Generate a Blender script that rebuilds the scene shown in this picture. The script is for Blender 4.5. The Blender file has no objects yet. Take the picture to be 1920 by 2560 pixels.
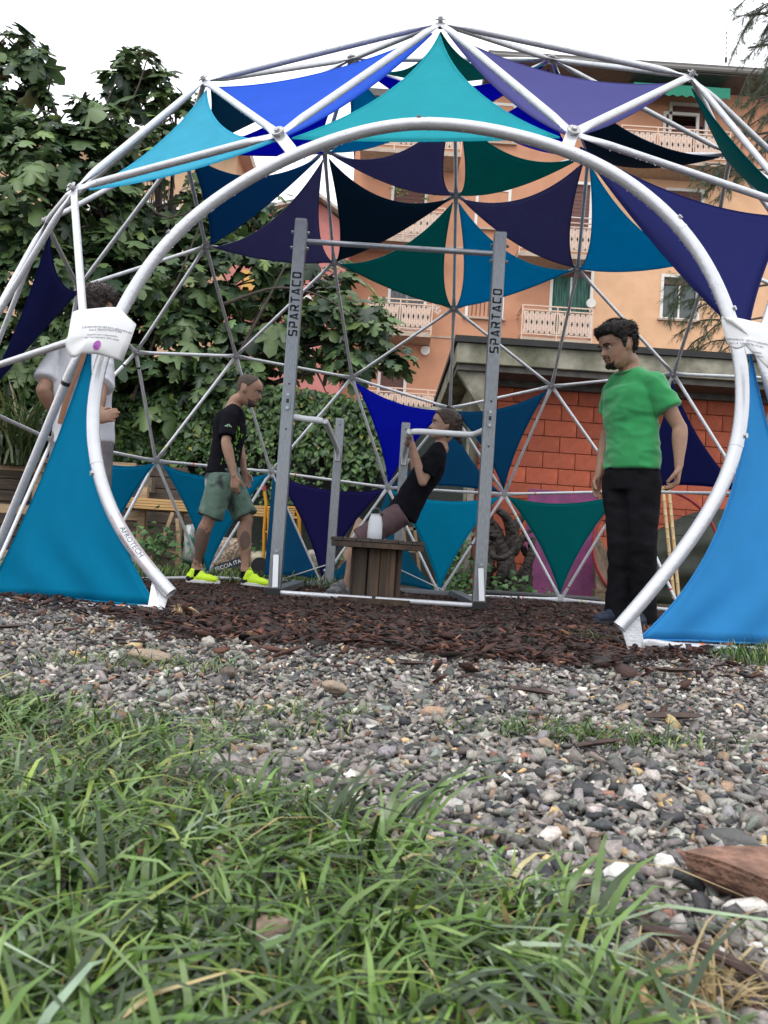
import bpy, bmesh, math, random
import numpy as np
from mathutils import Vector, Matrix, noise
random.seed(7); rng = np.random.default_rng(7)
SC = bpy.context.scene
COL = SC.collection
R_ = math.radians

# ------------------------------------------------------------------ camera, sky, sun, exposure
CZ = 0.321                                   # camera height, almost on the ground
PITCH, ROLL, FPX = 0.05365232, -0.0661159, 2070.25
_cp, _sp, _c, _s = math.cos(PITCH), math.sin(PITCH), math.cos(ROLL), math.sin(ROLL)
V_R = Vector((_c, _sp*_s, -_cp*_s)); V_U = Vector((_s, -_sp*_c, _cp*_c)); V_F = Vector((0, _cp, _sp))
cam_d = bpy.data.cameras.new('camera'); cam = bpy.data.objects.new('camera', cam_d); COL.objects.link(cam)
cam.matrix_world = Matrix(((V_R.x, V_U.x, -V_F.x, 0), (V_R.y, V_U.y, -V_F.y, 0), (V_R.z, V_U.z, -V_F.z, CZ), (0, 0, 0, 1)))
cam_d.sensor_fit = 'VERTICAL'; cam_d.sensor_height = 36.0; cam_d.lens = FPX/2560*36
cam_d.clip_start = 0.03; cam_d.clip_end = 400
cam_d.dof.use_dof = True; cam_d.dof.focus_distance = 3.6; cam_d.dof.aperture_fstop = 20.0
SC.camera = cam
SUN_EL, SUN_AZ = R_(58), R_(200)
world = bpy.data.worlds.new('World'); SC.world = world; world.use_nodes = True
wn = world.node_tree; wn.nodes.clear()
sky = wn.nodes.new('ShaderNodeTexSky'); sky.sky_type = 'NISHITA'; sky.sun_disc = False
sky.sun_elevation = SUN_EL; sky.sun_rotation = SUN_AZ; sky.air_density = 1.0; sky.dust_density = 6.0; sky.ozone_density = 1.0
hs = wn.nodes.new('ShaderNodeHueSaturation'); hs.inputs['Saturation'].default_value = 0.12
mx = wn.nodes.new('ShaderNodeMix'); mx.data_type = 'RGBA'; mx.inputs['Factor'].default_value = 0.8
mx.inputs['B'].default_value = (17.6, 18.0, 18.8, 1)      # the even grey-white cloud layer
bg = wn.nodes.new('ShaderNodeBackground'); bg.inputs['Strength'].default_value = 0.10
wo = wn.nodes.new('ShaderNodeOutputWorld')
wn.links.new(sky.outputs[0], hs.inputs['Color']); wn.links.new(hs.outputs[0], mx.inputs['A'])
wn.links.new(mx.outputs['Result'], bg.inputs['Color']); wn.links.new(bg.outputs[0], wo.inputs[0])
sl = bpy.data.lights.new('sun', 'SUN'); sl.energy = 0.9; sl.angle = R_(25); sl.color = (1, 0.97, 0.93)
sun = bpy.data.objects.new('sun', sl); COL.objects.link(sun)
sun.rotation_euler = (R_(90)-SUN_EL, 0, math.pi - SUN_AZ); sun.location = (0, 0, 30)
SC.view_settings.view_transform = 'Standard'; SC.view_settings.look = 'None'
SC.view_settings.gamma = 1; SC.view_settings.exposure = 0.22; SC.view_settings.use_curve_mapping = False

def at(px, py, y):
    """point of the place seen at photograph pixel (px, py), y metres in front of the camera"""
    d = V_F + V_R*((px-960)/FPX) + V_U*(-(py-1280)/FPX)
    return Vector((0, 0, CZ)) + d*(y/d.y)

# ------------------------------------------------------------------ materials
MATS = {}
def mat(name, col, rough=0.6, metal=0.0, var=0.0, vscale=8.0, col2=None, bump=0.0, bscale=60.0, spec=0.5, trans=0.0,
        attr=None, detail=4.0, emit=None, stretch=None, sheen=0.0, coat=0.0, ramp=(0.35, 0.65)):
    if name in MATS: return MATS[name]
    m = bpy.data.materials.new(name); m.use_nodes = True; nt = m.node_tree; n = nt.nodes; L = nt.links
    b = n['Principled BSDF']; out = n['Material Output']
    b.inputs['Roughness'].default_value = rough; b.inputs['Metallic'].default_value = metal
    b.inputs['Specular IOR Level'].default_value = spec
    b.inputs['Base Color'].default_value = (*col, 1)
    if sheen: b.inputs['Sheen Weight'].default_value = sheen
    if coat: b.inputs['Coat Weight'].default_value = coat; b.inputs['Coat Roughness'].default_value = 0.15
    tc = n.new('ShaderNodeTexCoord'); vec = tc.outputs['Object']
    if stretch:
        mp = n.new('ShaderNodeMapping'); mp.inputs['Scale'].default_value = stretch; L.new(vec, mp.inputs[0]); vec = mp.outputs[0]
    colout = None
    if attr:
        a = n.new('ShaderNodeAttribute'); a.attribute_name = attr; colout = a.outputs['Color']
    if var or col2:
        nz = n.new('ShaderNodeTexNoise'); nz.inputs['Scale'].default_value = vscale; nz.inputs['Detail'].default_value = detail
        L.new(vec, nz.inputs['Vector'])
        mr = n.new('ShaderNodeMapRange'); mr.inputs['From Min'].default_value = ramp[0]; mr.inputs['From Max'].default_value = ramp[1]
        L.new(nz.outputs[0], mr.inputs[0])
        if col2:
            mi = n.new('ShaderNodeMix'); mi.data_type = 'RGBA'; L.new(mr.outputs[0], mi.inputs['Factor'])
            if colout: L.new(colout, mi.inputs['A'])
            else: mi.inputs['A'].default_value = (*col, 1)
            mi.inputs['B'].default_value = (*col2, 1); colout = mi.outputs['Result']
        if var:
            n2 = n.new('ShaderNodeTexNoise'); n2.inputs['Scale'].default_value = vscale*2.7; n2.inputs['Detail'].default_value = 6
            L.new(vec, n2.inputs['Vector'])
            mr2 = n.new('ShaderNodeMapRange'); mr2.inputs['From Min'].default_value = 0.3; mr2.inputs['From Max'].default_value = 0.7
            mr2.inputs['To Min'].default_value = 1-var; mr2.inputs['To Max'].default_value = 1+var
            L.new(n2.outputs[0], mr2.inputs[0])
            vm = n.new('ShaderNodeVectorMath'); vm.operation = 'SCALE'
            if colout: L.new(colout, vm.inputs[0])
            else: vm.inputs[0].default_value = col
            L.new(mr2.outputs[0], vm.inputs['Scale']); colout = vm.outputs[0]
    if colout: L.new(colout, b.inputs['Base Color'])
    if bump:
        nb = n.new('ShaderNodeTexNoise'); nb.inputs['Scale'].default_value = bscale; nb.inputs['Detail'].default_value = 5
        L.new(vec, nb.inputs['Vector'])
        bu = n.new('ShaderNodeBump'); bu.inputs['Strength'].default_value = bump; bu.inputs['Distance'].default_value = 0.01
        L.new(nb.outputs[0], bu.inputs['Height']); L.new(bu.outputs[0], b.inputs['Normal'])
    if trans:
        t = n.new('ShaderNodeBsdfTranslucent'); t.inputs['Color'].default_value = (*col, 1)
        if colout: L.new(colout, t.inputs['Color'])
        ms = n.new('ShaderNodeMixShader'); ms.inputs[0].default_value = trans
        L.new(b.outputs[0], ms.inputs[1]); L.new(t.outputs[0], ms.inputs[2]); L.new(ms.outputs[0], out.inputs[0])
    if emit:
        b.inputs['Emission Color'].default_value = (*emit[:3], 1); b.inputs['Emission Strength'].default_value = emit[3]
    MATS[name] = m
    return m

# ------------------------------------------------------------------ mesh helpers
ORG = {}
def tag(o, label=None, cat=None, group=None, kind=None):
    if label: o['label'] = label
    if cat: o['category'] = cat
    if group: o['group'] = group
    if kind: o['kind'] = kind
    return o
def thing(name, loc, label, cat, group=None):
    o = bpy.data.objects.new(name, None); COL.objects.link(o); o.empty_display_size = 0.1
    o.location = loc; ORG[o.name] = Vector(loc)
    return tag(o, label, cat, group)
def link_mesh(name, me, parent=None, origin=None):
    o = bpy.data.objects.new(name, me); COL.objects.link(o)
    if parent is not None:
        o.parent = parent; org = ORG[parent.name]
    else:
        org = Vector(origin) if origin is not None else Vector((0, 0, 0)); o.location = org
    ORG[o.name] = Vector(org)
    if org.length > 0: me.transform(Matrix.Translation(-org))
    return o

class MB:
    def __init__(s): s.v = []; s.f = []; s.c = []
    def add(s, vs, fs):
        k = len(s.v); s.v.extend([tuple(v) for v in vs]); s.f.extend([tuple(i+k for i in f) for f in fs]); return s
    def box(s, lo, hi, M=None):
        x0, y0, z0 = lo; x1, y1, z1 = hi
        vs = [Vector(p) for p in ((x0,y0,z0),(x1,y0,z0),(x1,y1,z0),(x0,y1,z0),(x0,y0,z1),(x1,y0,z1),(x1,y1,z1),(x0,y1,z1))]
        if M is not None: vs = [M @ v for v in vs]
        return s.add(vs, [(0,3,2,1),(4,5,6,7),(0,1,5,4),(1,2,6,5),(2,3,7,6),(3,0,4,7)])
    def bar(s, a, b, w, h, up=(0,0,1)):
        """box beam from a to b, w wide across, h along up"""
        a = Vector(a); b = Vector(b); d = (b-a); L = d.length; d.normalize()
        x = d.cross(Vector(up)); 
        if x.length < 1e-4: x = d.cross(Vector((1,0,0)))
        x.normalize(); z = x.cross(d)
        M = Matrix(((x.x,d.x,z.x,a.x),(x.y,d.y,z.y,a.y),(x.z,d.z,z.z,a.z),(0,0,0,1)))
        return s.box((-w/2,0,-h/2),(w/2,L,h/2), M)
    def tube(s, pts, r, n=12, cap=True, side=None, ell=None):
        """tube along pts; r number or list; ell: list of (a,b) factors along side / normal"""
        pts = [Vector(p) for p in pts]; m = len(pts)
        rr = r if isinstance(r, (list, tuple)) else [r]*m
        if side is None:
            d0 = (pts[1]-pts[0]).normalized(); ref = Vector((0,0,1)) if abs(d0.z) < 0.9 else Vector((0,1,0))
            side = d0.cross(ref).normalized()
        else: side = Vector(side)
        vs = []; fs = []
        for i, p in enumerate(pts):
            d = (pts[min(i+1,m-1)] - pts[max(i-1,0)]).normalized()
            side = (side - d*side.dot(d)).normalized(); nn = d.cross(side)
            ea, eb = ell[i] if ell else (1, 1)
            for k in range(n):
                a = 2*math.pi*k/n
                vs.append(p + side*(math.cos(a)*rr[i]*ea) + nn*(math.sin(a)*rr[i]*eb))
        for i in range(m-1):
            for k in range(n):
                k2 = (k+1) % n
                fs.append((i*n+k, i*n+k2, (i+1)*n+k2, (i+1)*n+k))
        if cap:
            fs.append(tuple(range(n-1,-1,-1))); fs.append(tuple((m-1)*n+k for k in range(n)))
        return s.add(vs, fs)
    def pill(s, pts, r, n=14, side=None, ell=None):
        """tube with rounded ends"""
        pts = [Vector(p) for p in pts]; rr = list(r) if isinstance(r,(list,tuple)) else [r]*len(pts)
        el = list(ell) if ell else [(1,1)]*len(pts)
        d0 = (pts[0]-pts[1]).normalized(); d1 = (pts[-1]-pts[-2]).normalized()
        P = []; Q = []; E = []
        for t in (1.0, .92, .7, .38):
            P.append(pts[0]+d0*rr[0]*t*min(el[0])); Q.append(rr[0]*max(.02, math.sqrt(max(0,1-t*t)))); E.append(el[0])
        P += pts; Q += rr; E += el
        for t in (.38, .7, .92, 1.0):
            P.append(pts[-1]+d1*rr[-1]*t*min(el[-1])); Q.append(rr[-1]*max(.02, math.sqrt(max(0,1-t*t)))); E.append(el[-1])
        return s.tube(P, Q, n, True, side, E)
    def ball(s, c, rx, ry=None, rz=None, n=12, M=None):
        ry = ry or rx; rz = rz or rx; c = Vector(c); vs = []; fs = []; m = max(4, n//2)
        for i in range(1, m):
            t = math.pi*i/m
            for k in range(n):
                a = 2*math.pi*k/n
                v = Vector((rx*math.sin(t)*math.cos(a), ry*math.sin(t)*math.sin(a), rz*math.cos(t)))
                if M is not None: v = M @ v
                vs.append(c+v)
        top = Vector((0,0,rz)); bot = Vector((0,0,-rz))
        if M is not None: top = M @ top; bot = M @ bot
        vs.append(c+top); vs.append(c+bot); T = len(vs)-2; B = T+1
        for k in range(n):
            k2 = (k+1) % n
            fs.append((T, k, k2)); fs.append((B, (m-2)*n+k2, (m-2)*n+k))
            for i in range(m-2): fs.append((i*n+k, (i+1)*n+k, (i+1)*n+k2, i*n+k2))
        return s.add(vs, fs)
    def disc(s, c, nrm, r, h, n=12):
        nrm = Vector(nrm).normalized(); c = Vector(c)
        return s.tube([c-nrm*h/2, c+nrm*h/2], r, n)
    def poly(s, pts, thick):
        """flat polygon (pts in order) extruded by vector thick"""
        pts = [Vector(p) for p in pts]; t = Vector(thick); n = len(pts)
        vs = pts + [p+t for p in pts]
        return s.add(vs, [tuple(range(n-1,-1,-1)), tuple(range(n,2*n))] + [(i,(i+1)%n,n+(i+1)%n,n+i) for i in range(n)])
    def mesh(s, name, smooth=False, fix=True):
        me = bpy.data.meshes.new(name); me.from_pydata([tuple(v) for v in s.v], [], s.f)
        if fix:
            bm = bmesh.new(); bm.from_mesh(me); bmesh.ops.recalc_face_normals(bm, faces=bm.faces); bm.to_mesh(me); bm.free()
        if smooth: 
            me.polygons.foreach_set('use_smooth', [True]*len(me.polygons))
            if smooth != 'all': me.set_sharp_from_angle(angle=R_(38))
        return me
    def build(s, name, m, parent=None, smooth=False, origin=None, bevel=0.0, fix=True):
        me = s.mesh(name, smooth, fix)
        me.materials.append(m)
        o = link_mesh(name, me, parent, origin)
        if bevel:
            bv = o.modifiers.new('bevel','BEVEL'); bv.width = bevel; bv.segments = 2; bv.limit_method = 'ANGLE'; bv.angle_limit = R_(40)
        return o

def fast_mesh(name, V, F, col=None, mat_=None, smooth=False):
    """V (n,3) array; F (m,k) array with k 3 or 4; col per-vertex rgb"""
    V = np.asarray(V, np.float32); F = np.asarray(F, np.int32); k = F.shape[1]
    me = bpy.data.meshes.new(name); me.vertices.add(len(V)); me.vertices.foreach_set('co', V.ravel())
    me.loops.add(F.size); me.loops.foreach_set('vertex_index', F.ravel())
    me.polygons.add(len(F)); me.polygons.foreach_set('loop_start', np.arange(0, F.size, k, dtype=np.int32))
    me.polygons.foreach_set('loop_total', np.full(len(F), k, np.int32))
    if smooth: me.polygons.foreach_set('use_smooth', np.ones(len(F), bool))
    me.update(calc_edges=True)
    if col is not None:
        a = me.color_attributes.new('tint', 'FLOAT_COLOR', 'POINT')
        c = np.ones((len(V), 4), np.float32); c[:, :3] = col; a.data.foreach_set('color', c.ravel())
    if mat_: me.materials.append(mat_)
    return me

def remesh(mb, name, voxel, smooth_it=4, wrinkle=None):
    """fuse overlapping closed pieces into one continuous skin"""
    me = mb.mesh(name+'_raw'); ob = bpy.data.objects.new(name+'_raw', me); COL.objects.link(ob)
    r = ob.modifiers.new('r','REMESH'); r.mode = 'VOXEL'; r.voxel_size = voxel; r.adaptivity = 0
    s_ = ob.modifiers.new('s','SMOOTH'); s_.factor = 0.5; s_.iterations = smooth_it
    dg = bpy.context.evaluated_depsgraph_get(); dg.update()
    out = bpy.data.meshes.new_from_object(ob.evaluated_get(dg)); out.name = name
    bpy.data.objects.remove(ob); bpy.data.meshes.remove(me)
    out.materials.clear()
    n = len(out.vertices)
    if wrinkle:
        co = np.empty(n*3, np.float32); no = np.empty(n*3, np.float32)
        out.vertices.foreach_get('co', co); out.vertices.foreach_get('normal', no); co = co.reshape(-1,3); no = no.reshape(-1,3)
        amp, sx, sz = wrinkle
        h = np.empty(n, np.float32)
        for i in range(n):
            p = co[i]; v = noise.noise(Vector((p[0]*sx, p[1]*sx, p[2]*sz)) ) + .5*noise.noise(Vector((p[0]*sx*2+p[2]*sz, p[1]*sx*2, p[2]*sz*2.2)))
            h[i] = (1-abs(v)*2.2)*.6 + v*.5
        co += no*(h*amp)[:,None]; out.vertices.foreach_set('co', co.ravel())
    out.polygons.foreach_set('use_smooth', np.ones(len(out.polygons), bool)); out.update()
    return out

def text_mesh(body, size, align='CENTER', depth=0.0):
    cu = bpy.data.curves.new('txt','FONT'); cu.body = body; cu.size = size; cu.align_x = align; cu.align_y = 'CENTER'; cu.extrude = depth
    cu.resolution_u = 2
    ob = bpy.data.objects.new('txt', cu); COL.objects.link(ob)
    dg = bpy.context.evaluated_depsgraph_get(); dg.update()
    me = bpy.data.meshes.new_from_object(ob.evaluated_get(dg)); bpy.data.objects.remove(ob); bpy.data.curves.remove(cu)
    return me

# ------------------------------------------------------------------ lie of the land
def sstep(a, b, x):
    t = np.clip((x-a)/(b-a), 0, 1); return t*t*(3-2*t)
def gz(x, y):
    x = np.asarray(x, float); y = np.asarray(y, float)
    z = 0.085*(1-sstep(2.7, 4.5, y)) + 0.02*sstep(1.0, 2.0, x)*(1-sstep(5.5, 7, y))
    z = z + 0.008*np.sin(x*3.1+y*1.7)*np.cos(y*2.3-x) + 0.005*np.sin(x*7.3-y*5.1)
    return z
def ground_at(px, py):
    d = V_F + V_R*((px-960)/FPX) + V_U*(-(py-1280)/FPX)
    y = 2.0
    for _ in range(60):
        zt = float(gz(d.x/d.y*y, y)); yn = (zt-CZ)/(d.z/d.y); y = .5*y + .5*max(.2, min(60, yn))
    return Vector((d.x/d.y*y, y, float(gz(d.x/d.y*y, y))))
def in_poly(x, y, P):
    x = np.asarray(x); y = np.asarray(y); r = np.zeros(x.shape, bool); n = len(P)
    for i in range(n):
        x1, y1 = P[i]; x2, y2 = P[(i+1) % n]
        c = ((y1 > y) != (y2 > y)) & (x < (x2-x1)*(y-y1)/((y2-y1) or 1e-9)+x1); r ^= c
    return r
# ------------------------------------------------------------------ GROUND
def grid_mesh(name, xs, ys, zoff, m):
    X, Y = np.meshgrid(xs, ys); Z = gz(X, Y)+zoff
    V = np.stack([X, Y, Z], -1).reshape(-1,3); nx = len(xs); ny = len(ys)
    i = np.arange((nx-1)*(ny-1)); r = i//(nx-1); c = i % (nx-1); a = r*nx+c
    F = np.stack([a, a+1, a+nx+1, a+nx], 1)
    return fast_mesh(name, V, F, None, m, True)
soil = mat('damp_soil', (0.035,0.024,0.017), 0.9, var=.35, vscale=5, col2=(0.05,0.045,0.022), bump=.6, bscale=40)
xs = np.concatenate([np.array([-150,-60,-25,-12,-8]), np.linspace(-6,6,61), np.array([8,12,25,60,150])])
ys = np.concatenate([np.array([-30,-8,-3]), np.linspace(-1.5,10,70), np.array([12,16,25,50,100,200])])
tag(link_mesh('ground', grid_mesh('ground', xs, ys, -0.012, soil)), kind='structure', label='damp dark soil running under mulch gravel and grass')

# boundaries traced on the ground
mul_edge = [ground_at(*p) for p in ((-500,1478),(-100,1490),(60,1503),(230,1532),(360,1562),(450,1592),(700,1612),(1000,1630),(1250,1655),(1480,1668),(1640,1650),(1760,1636),(2100,1640),(2500,1650))]
MUL = [(p.x, p.y) for p in mul_edge] + [(4.2,3.6),(3.4,6.9),(2.2,8.2),(0.4,8.6),(-1.2,8.1),(-2.4,7.2),(-3.2,5.5),(-4.0,3.8)]
lawn_edge = [ground_at(*p) for p in ((-900,1655),(-300,1680),(0,1735),(200,1770),(340,1810),(430,1890),(560,1985),(760,2060),(1010,2130),(1230,2225),(1400,2320),(1560,2440),(1650,2560))]
LAWN = [(p.x, p.y) for p in lawn_edge] + [(0.32,0.1),(0.3,-0.3),(-1.6,-0.3),(-2.6,0.9)]

def resample_(P,n):
    out=[]; m=len(P)-1
    for k in range(n):
        t=k/(n-1)*m; j=min(int(t),m-1); out.append(P[j].lerp(P[j+1],t-j))
    return out
def unit_stone(k):
    """lumpy angular pebble, 20 triangles"""
    t = (1+5**.5)/2
    v = np.array([(-1,t,0),(1,t,0),(-1,-t,0),(1,-t,0),(0,-1,t),(0,1,t),(0,-1,-t),(0,1,-t),(t,0,-1),(t,0,1),(-t,0,-1),(-t,0,1)], float)
    v /= np.linalg.norm(v[0])
    f = np.array([(0,11,5),(0,5,1),(0,1,7),(0,7,10),(0,10,11),(1,5,9),(5,11,4),(11,10,2),(10,7,6),(7,1,8),(3,9,4),(3,4,2),(3,2,6),(3,6,8),(3,8,9),(4,9,5),(2,4,11),(6,2,10),(8,6,7),(9,8,1)])
    return v, f
def rot_mats(n, tilt=1.0):
    a = rng.uniform(0, 2*np.pi, n); b = rng.normal(0, tilt, n); c = rng.normal(0, tilt, n)
    ca,sa,cb,sb,cc,sc_ = np.cos(a),np.sin(a),np.cos(b),np.sin(b),np.cos(c),np.sin(c)
    Z = np.zeros(n); O = np.ones(n)
    Rz = np.stack([ca,-sa,Z,sa,ca,Z,Z,Z,O],1).reshape(-1,3,3); Rx = np.stack([O,Z,Z,Z,cb,-sb,Z,sb,cb],1).reshape(-1,3,3)
    Ry = np.stack([cc,Z,sc_,Z,O,Z,-sc_,Z,cc],1).reshape(-1,3,3)
    return Rz @ Rx @ Ry
def scatter(pos, size, base_v, base_f, tilt, jit, cols):
    n = len(pos); k = len(base_v)
    v = base_v[None]*(1+rng.normal(0, jit, (n,k,1)).clip(-.45,.45))
    v = v + rng.normal(0, jit*.5, (n,k,3)); v = v*size[:,None,:]
    v = np.einsum('nij,nkj->nki', rot_mats(n, tilt), v) + pos[:,None,:]
    F = base_f[None] + (np.arange(n)*k)[:,None,None]
    return v.reshape(-1,3), F.reshape(-1,base_f.shape[1]), np.repeat(cols, k, 0)
def pick(pal, n, j=.12):
    w = np.array([p[3] for p in pal], float); w /= w.sum(); c = np.array([p[:3] for p in pal])[rng.choice(len(pal), n, p=w)]
    return (c*rng.lognormal(0, j, (n,1))*(1+rng.normal(0,.03,(n,3)))).clip(.005,.9)
STONE = [(.215,.195,.175,5),(.30,.275,.245,4.6),(.12,.115,.11,4),(.045,.047,.05,3.2),(.42,.385,.34,2.0),(.60,.57,.52,.5),(.26,.18,.12,.9),(.52,.36,.18,.35),(.25,.12,.085,.35),(.15,.17,.145,1.2),(.23,.205,.205,1.6),(.08,.065,.055,1.2)]
def gravel_pts(n, ya, yb, pw):
    """points denser near the camera, in the wedge the camera could look at"""
    u = rng.random(n); y = ya*(yb/ya)**(u**pw); x = rng.uniform(-1,1,n)*(0.62*y+0.35)
    return x, y
stone_m = mat('gravel_stone', (0.2,0.2,0.2), 0.55, attr='tint', var=.3, vscale=140, bump=.2, bscale=300, spec=.4)
x, y = gravel_pts(125000, .33, 3.3, 1/1.35)
ok = ~in_poly(x+rng.normal(0,.03,len(x)), y+rng.normal(0,.05,len(x)), MUL) & (~in_poly(x, y, LAWN) | (rng.random(len(x))<.3) | (x/np.maximum(y,.2)>.12))
x, y = x[ok], y[ok]; n = len(x)
s = rng.lognormal(math.log(.0047), .38, n).clip(.0022,.0115)
lev = rng.choice([0,1,2], n, p=[.45,.35,.2])
pos = np.stack([x, y, gz(x,y)-.010+lev*.0052+rng.normal(0,.002,n)], 1)
bv = np.array([(-1,-.8,-.7),(.9,-1,-.8),(1,.85,-.7),(-.8,1,-.8),(-.75,-.9,.6),(.6,-.7,.85),(.85,.7,.7),(-.7,.75,.85),(1.25,-.1,0),(-1.2,.15,.1)], float)*.8
bf = np.array([(0,2,1),(0,3,2),(4,5,6),(4,6,7),(0,1,5),(0,5,4),(2,3,7),(2,7,6),(1,2,8),(2,6,8),(6,5,8),(5,1,8),(3,0,9),(0,4,9),(4,7,9),(7,3,9)])
V, F, C = scatter(pos, np.stack([s*rng.uniform(.95,1.6,n), s*rng.uniform(.8,1.25,n), s*rng.uniform(.35,.75,n)],1), bv, bf, .55, .26, pick(STONE, n, .2))
o = link_mesh('gravel', fast_mesh('gravel', V, F, C, stone_m)); tag(o, 'grey mixed gravel strewn between the lawn and the dome', kind='stuff')
# bed below the loose stones
tag(link_mesh('gravel_bed', grid_mesh('gravel_bed', np.linspace(-3.2,3.2,40), np.linspace(-.3,3.1,40), -.0075,
    mat('gravel_bed', (.12,.115,.11), .8, var=.5, vscale=60, col2=(.05,.05,.05), bump=1, bscale=160))), 'fine grit bed under the gravel', kind='structure')

# mulch: flat splinters of bark
chip_v = np.array([(-1,-.35,0),(-.3,-.55,.12),(.7,-.4,0),(1.05,.1,.05),(.4,.5,0),(-.6,.45,.1),(-.9,0,.3),(.2,0,.4),(0,0,-.3)], float)
chip_f = np.array([(0,1,6),(1,7,6),(1,2,7),(2,3,7),(3,4,7),(4,5,7),(5,6,7),(5,0,6),(0,8,1),(1,8,2),(2,8,3),(3,8,4),(4,8,5),(5,8,0)])
BARK = [(.055,.026,.019,5),(.085,.036,.024,4),(.03,.018,.015,4),(.13,.055,.03,1.5),(.19,.09,.05,.5),(.018,.014,.014,2),(.30,.19,.11,.18)]
BARK = [(c[0]*.8,c[1]*.72,c[2]*.75,c[3]) for c in BARK]
mul_m = mat('bark_chip', (.06,.03,.02), .7, attr='tint', var=.35, vscale=70, bump=.5, bscale=180, spec=.45)
tag(link_mesh('mulch_bed', grid_mesh('mulch_bed', np.linspace(-3.6,3.8,60), np.linspace(2.05,8.6,70), -.006,
    mat('mulch_bed', (.03,.017,.012), .9, var=.5, vscale=30, col2=(.05,.025,.016), bump=1, bscale=70))), 'compacted dark bark below the loose chips', kind='structure')
def mulch_pts(n):
    u = rng.random(n); y = 1.9*(8.4/1.9)**(u**.95); x = rng.uniform(-1,1,n)*(0.56*y+.5); return x, y
x, y = mulch_pts(42000); ok = in_poly(x, y+rng.normal(0,.05,len(x)), MUL)
x2, y2 = mulch_pts(4200); x2 = x2+rng.normal(0,.1,4200); y2 = y2-abs(rng.normal(0,.35,4200)); o2 = (~in_poly(x2,y2,MUL)) & in_poly(x2, y2+.45+.5*(x2>.3), MUL) & (rng.random(4200)<.85)
x = np.concatenate([x[ok], x2[o2]]); y = np.concatenate([y[ok], y2[o2]]); n = len(x)
s = rng.lognormal(math.log(.0150), .42, n).clip(.005,.045)
V, F, C = scatter(np.stack([x,y,gz(x,y)+.004+rng.uniform(0,.018,n)],1), np.stack([s, s*rng.uniform(.42,1.0,n), s*rng.uniform(.22,.5,n)],1), chip_v, chip_f, .32, .14, pick(BARK, n, .25))
tag(link_mesh('bark_mulch', fast_mesh('bark_mulch', V, F, C, mul_m)), 'wet reddish brown bark mulch covering the floor of the dome', kind='stuff')

# grass
def blades(x, y, z, L, w, lean, az, cols, seg=4, tipc=1.15):
    n = len(x); t = np.linspace(0,1,seg+1)
    curve = lean[:,None]*(t[None]**1.7)
    hx = L[:,None]*curve; hz = L[:,None]*(t[None]*(1-.45*np.minimum(curve,1.6)*t[None]))
    cx = x[:,None]+np.cos(az)[:,None]*hx; cy = y[:,None]+np.sin(az)[:,None]*hx; cz = z[:,None]+hz
    cz = np.maximum(cz, z[:,None]+.002)
    tw = az+np.pi/2+rng.normal(0,.5,n); ww = w[:,None]*np.where(t<.15,.75,1)[None]*(1-t[None]**2.2)*.5
    L_ = np.stack([cx-np.cos(tw)[:,None]*ww, cy-np.sin(tw)[:,None]*ww, cz],-1); R2 = np.stack([cx+np.cos(tw)[:,None]*ww, cy+np.sin(tw)[:,None]*ww, cz+ww*.3],-1)
    V = np.stack([L_,R2],2).reshape(-1,3); k = (seg+1)*2
    f = np.array([(2*i,2*i+1,2*i+3,2*i+2) for i in range(seg)]); F = (f[None]+(np.arange(n)*k)[:,None,None]).reshape(-1,4)
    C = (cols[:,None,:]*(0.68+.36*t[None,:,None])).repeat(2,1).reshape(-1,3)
    return V, F, C
grass_m = mat('grass_blade', (.06,.14,.03), .30, attr='tint', var=.15, vscale=30, trans=.16, spec=.6)
GR = [(.080,.155,.026,5),(.125,.220,.042,4.5),(.028,.058,.012,5.5),(.19,.29,.09,2),(.26,.34,.22,.9),(.22,.30,.05,1),(.25,.23,.07,.25),(.42,.33,.15,.25)]
def lawn(name, pts, n_t, Lr, lab, wid=.0032, dead=False, leanm=.75):
    x, y = pts; n = len(x)
    L = rng.uniform(Lr[0],Lr[1],n)*rng.lognormal(0,.15,n); az = rng.uniform(0,2*np.pi,n)
    pal = [(.44,.33,.16,3),(.30,.22,.09,2),(.16,.11,.05,2),(.55,.44,.26,1)] if dead else GR
    V,F,C = blades(x,y,gz(x,y)-.006,L,rng.uniform(.6,1.3,n)*wid,abs(rng.normal(leanm,.4,n)),az,pick(pal,n,.18))
    return tag(link_mesh(name, fast_mesh(name,V,F,C,grass_m,True)), lab, kind='stuff')
def lawn_pts(n, P, ymax, clump=0, ya=.2):
    u = rng.random(n); y = ya*(ymax/ya)**u; x = rng.uniform(-1,1,n)*(.62*y+.3)
    if clump:
        c = rng.integers(0, n, n//clump); x0 = x[c].repeat(clump); y0 = y[c].repeat(clump); x = x0+rng.normal(0,.012,len(x0)); y = y0+rng.normal(0,.012,len(y0))
    ok = in_poly(x+.03*np.sin(y*40), y+.03*np.sin(x*31), P) & (rng.random(len(x)) < np.clip(1.0-2.2*(x/np.maximum(y,.2)-.05), .32, 1)); return x[ok], y[ok]
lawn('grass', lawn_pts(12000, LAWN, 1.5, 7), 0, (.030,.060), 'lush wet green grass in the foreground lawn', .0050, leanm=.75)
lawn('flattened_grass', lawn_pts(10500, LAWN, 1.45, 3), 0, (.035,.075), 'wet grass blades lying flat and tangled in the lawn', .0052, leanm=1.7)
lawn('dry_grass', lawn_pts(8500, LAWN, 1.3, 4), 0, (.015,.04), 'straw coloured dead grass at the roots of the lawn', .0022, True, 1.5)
def tuft_pts(n, c, sx, sy): return rng.normal(c.x, sx, n), rng.normal(c.y, sy, n)
x, y = tuft_pts(4200, Vector((1.38,2.42,0)), .22, .07); k_ = x > 1.0
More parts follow.
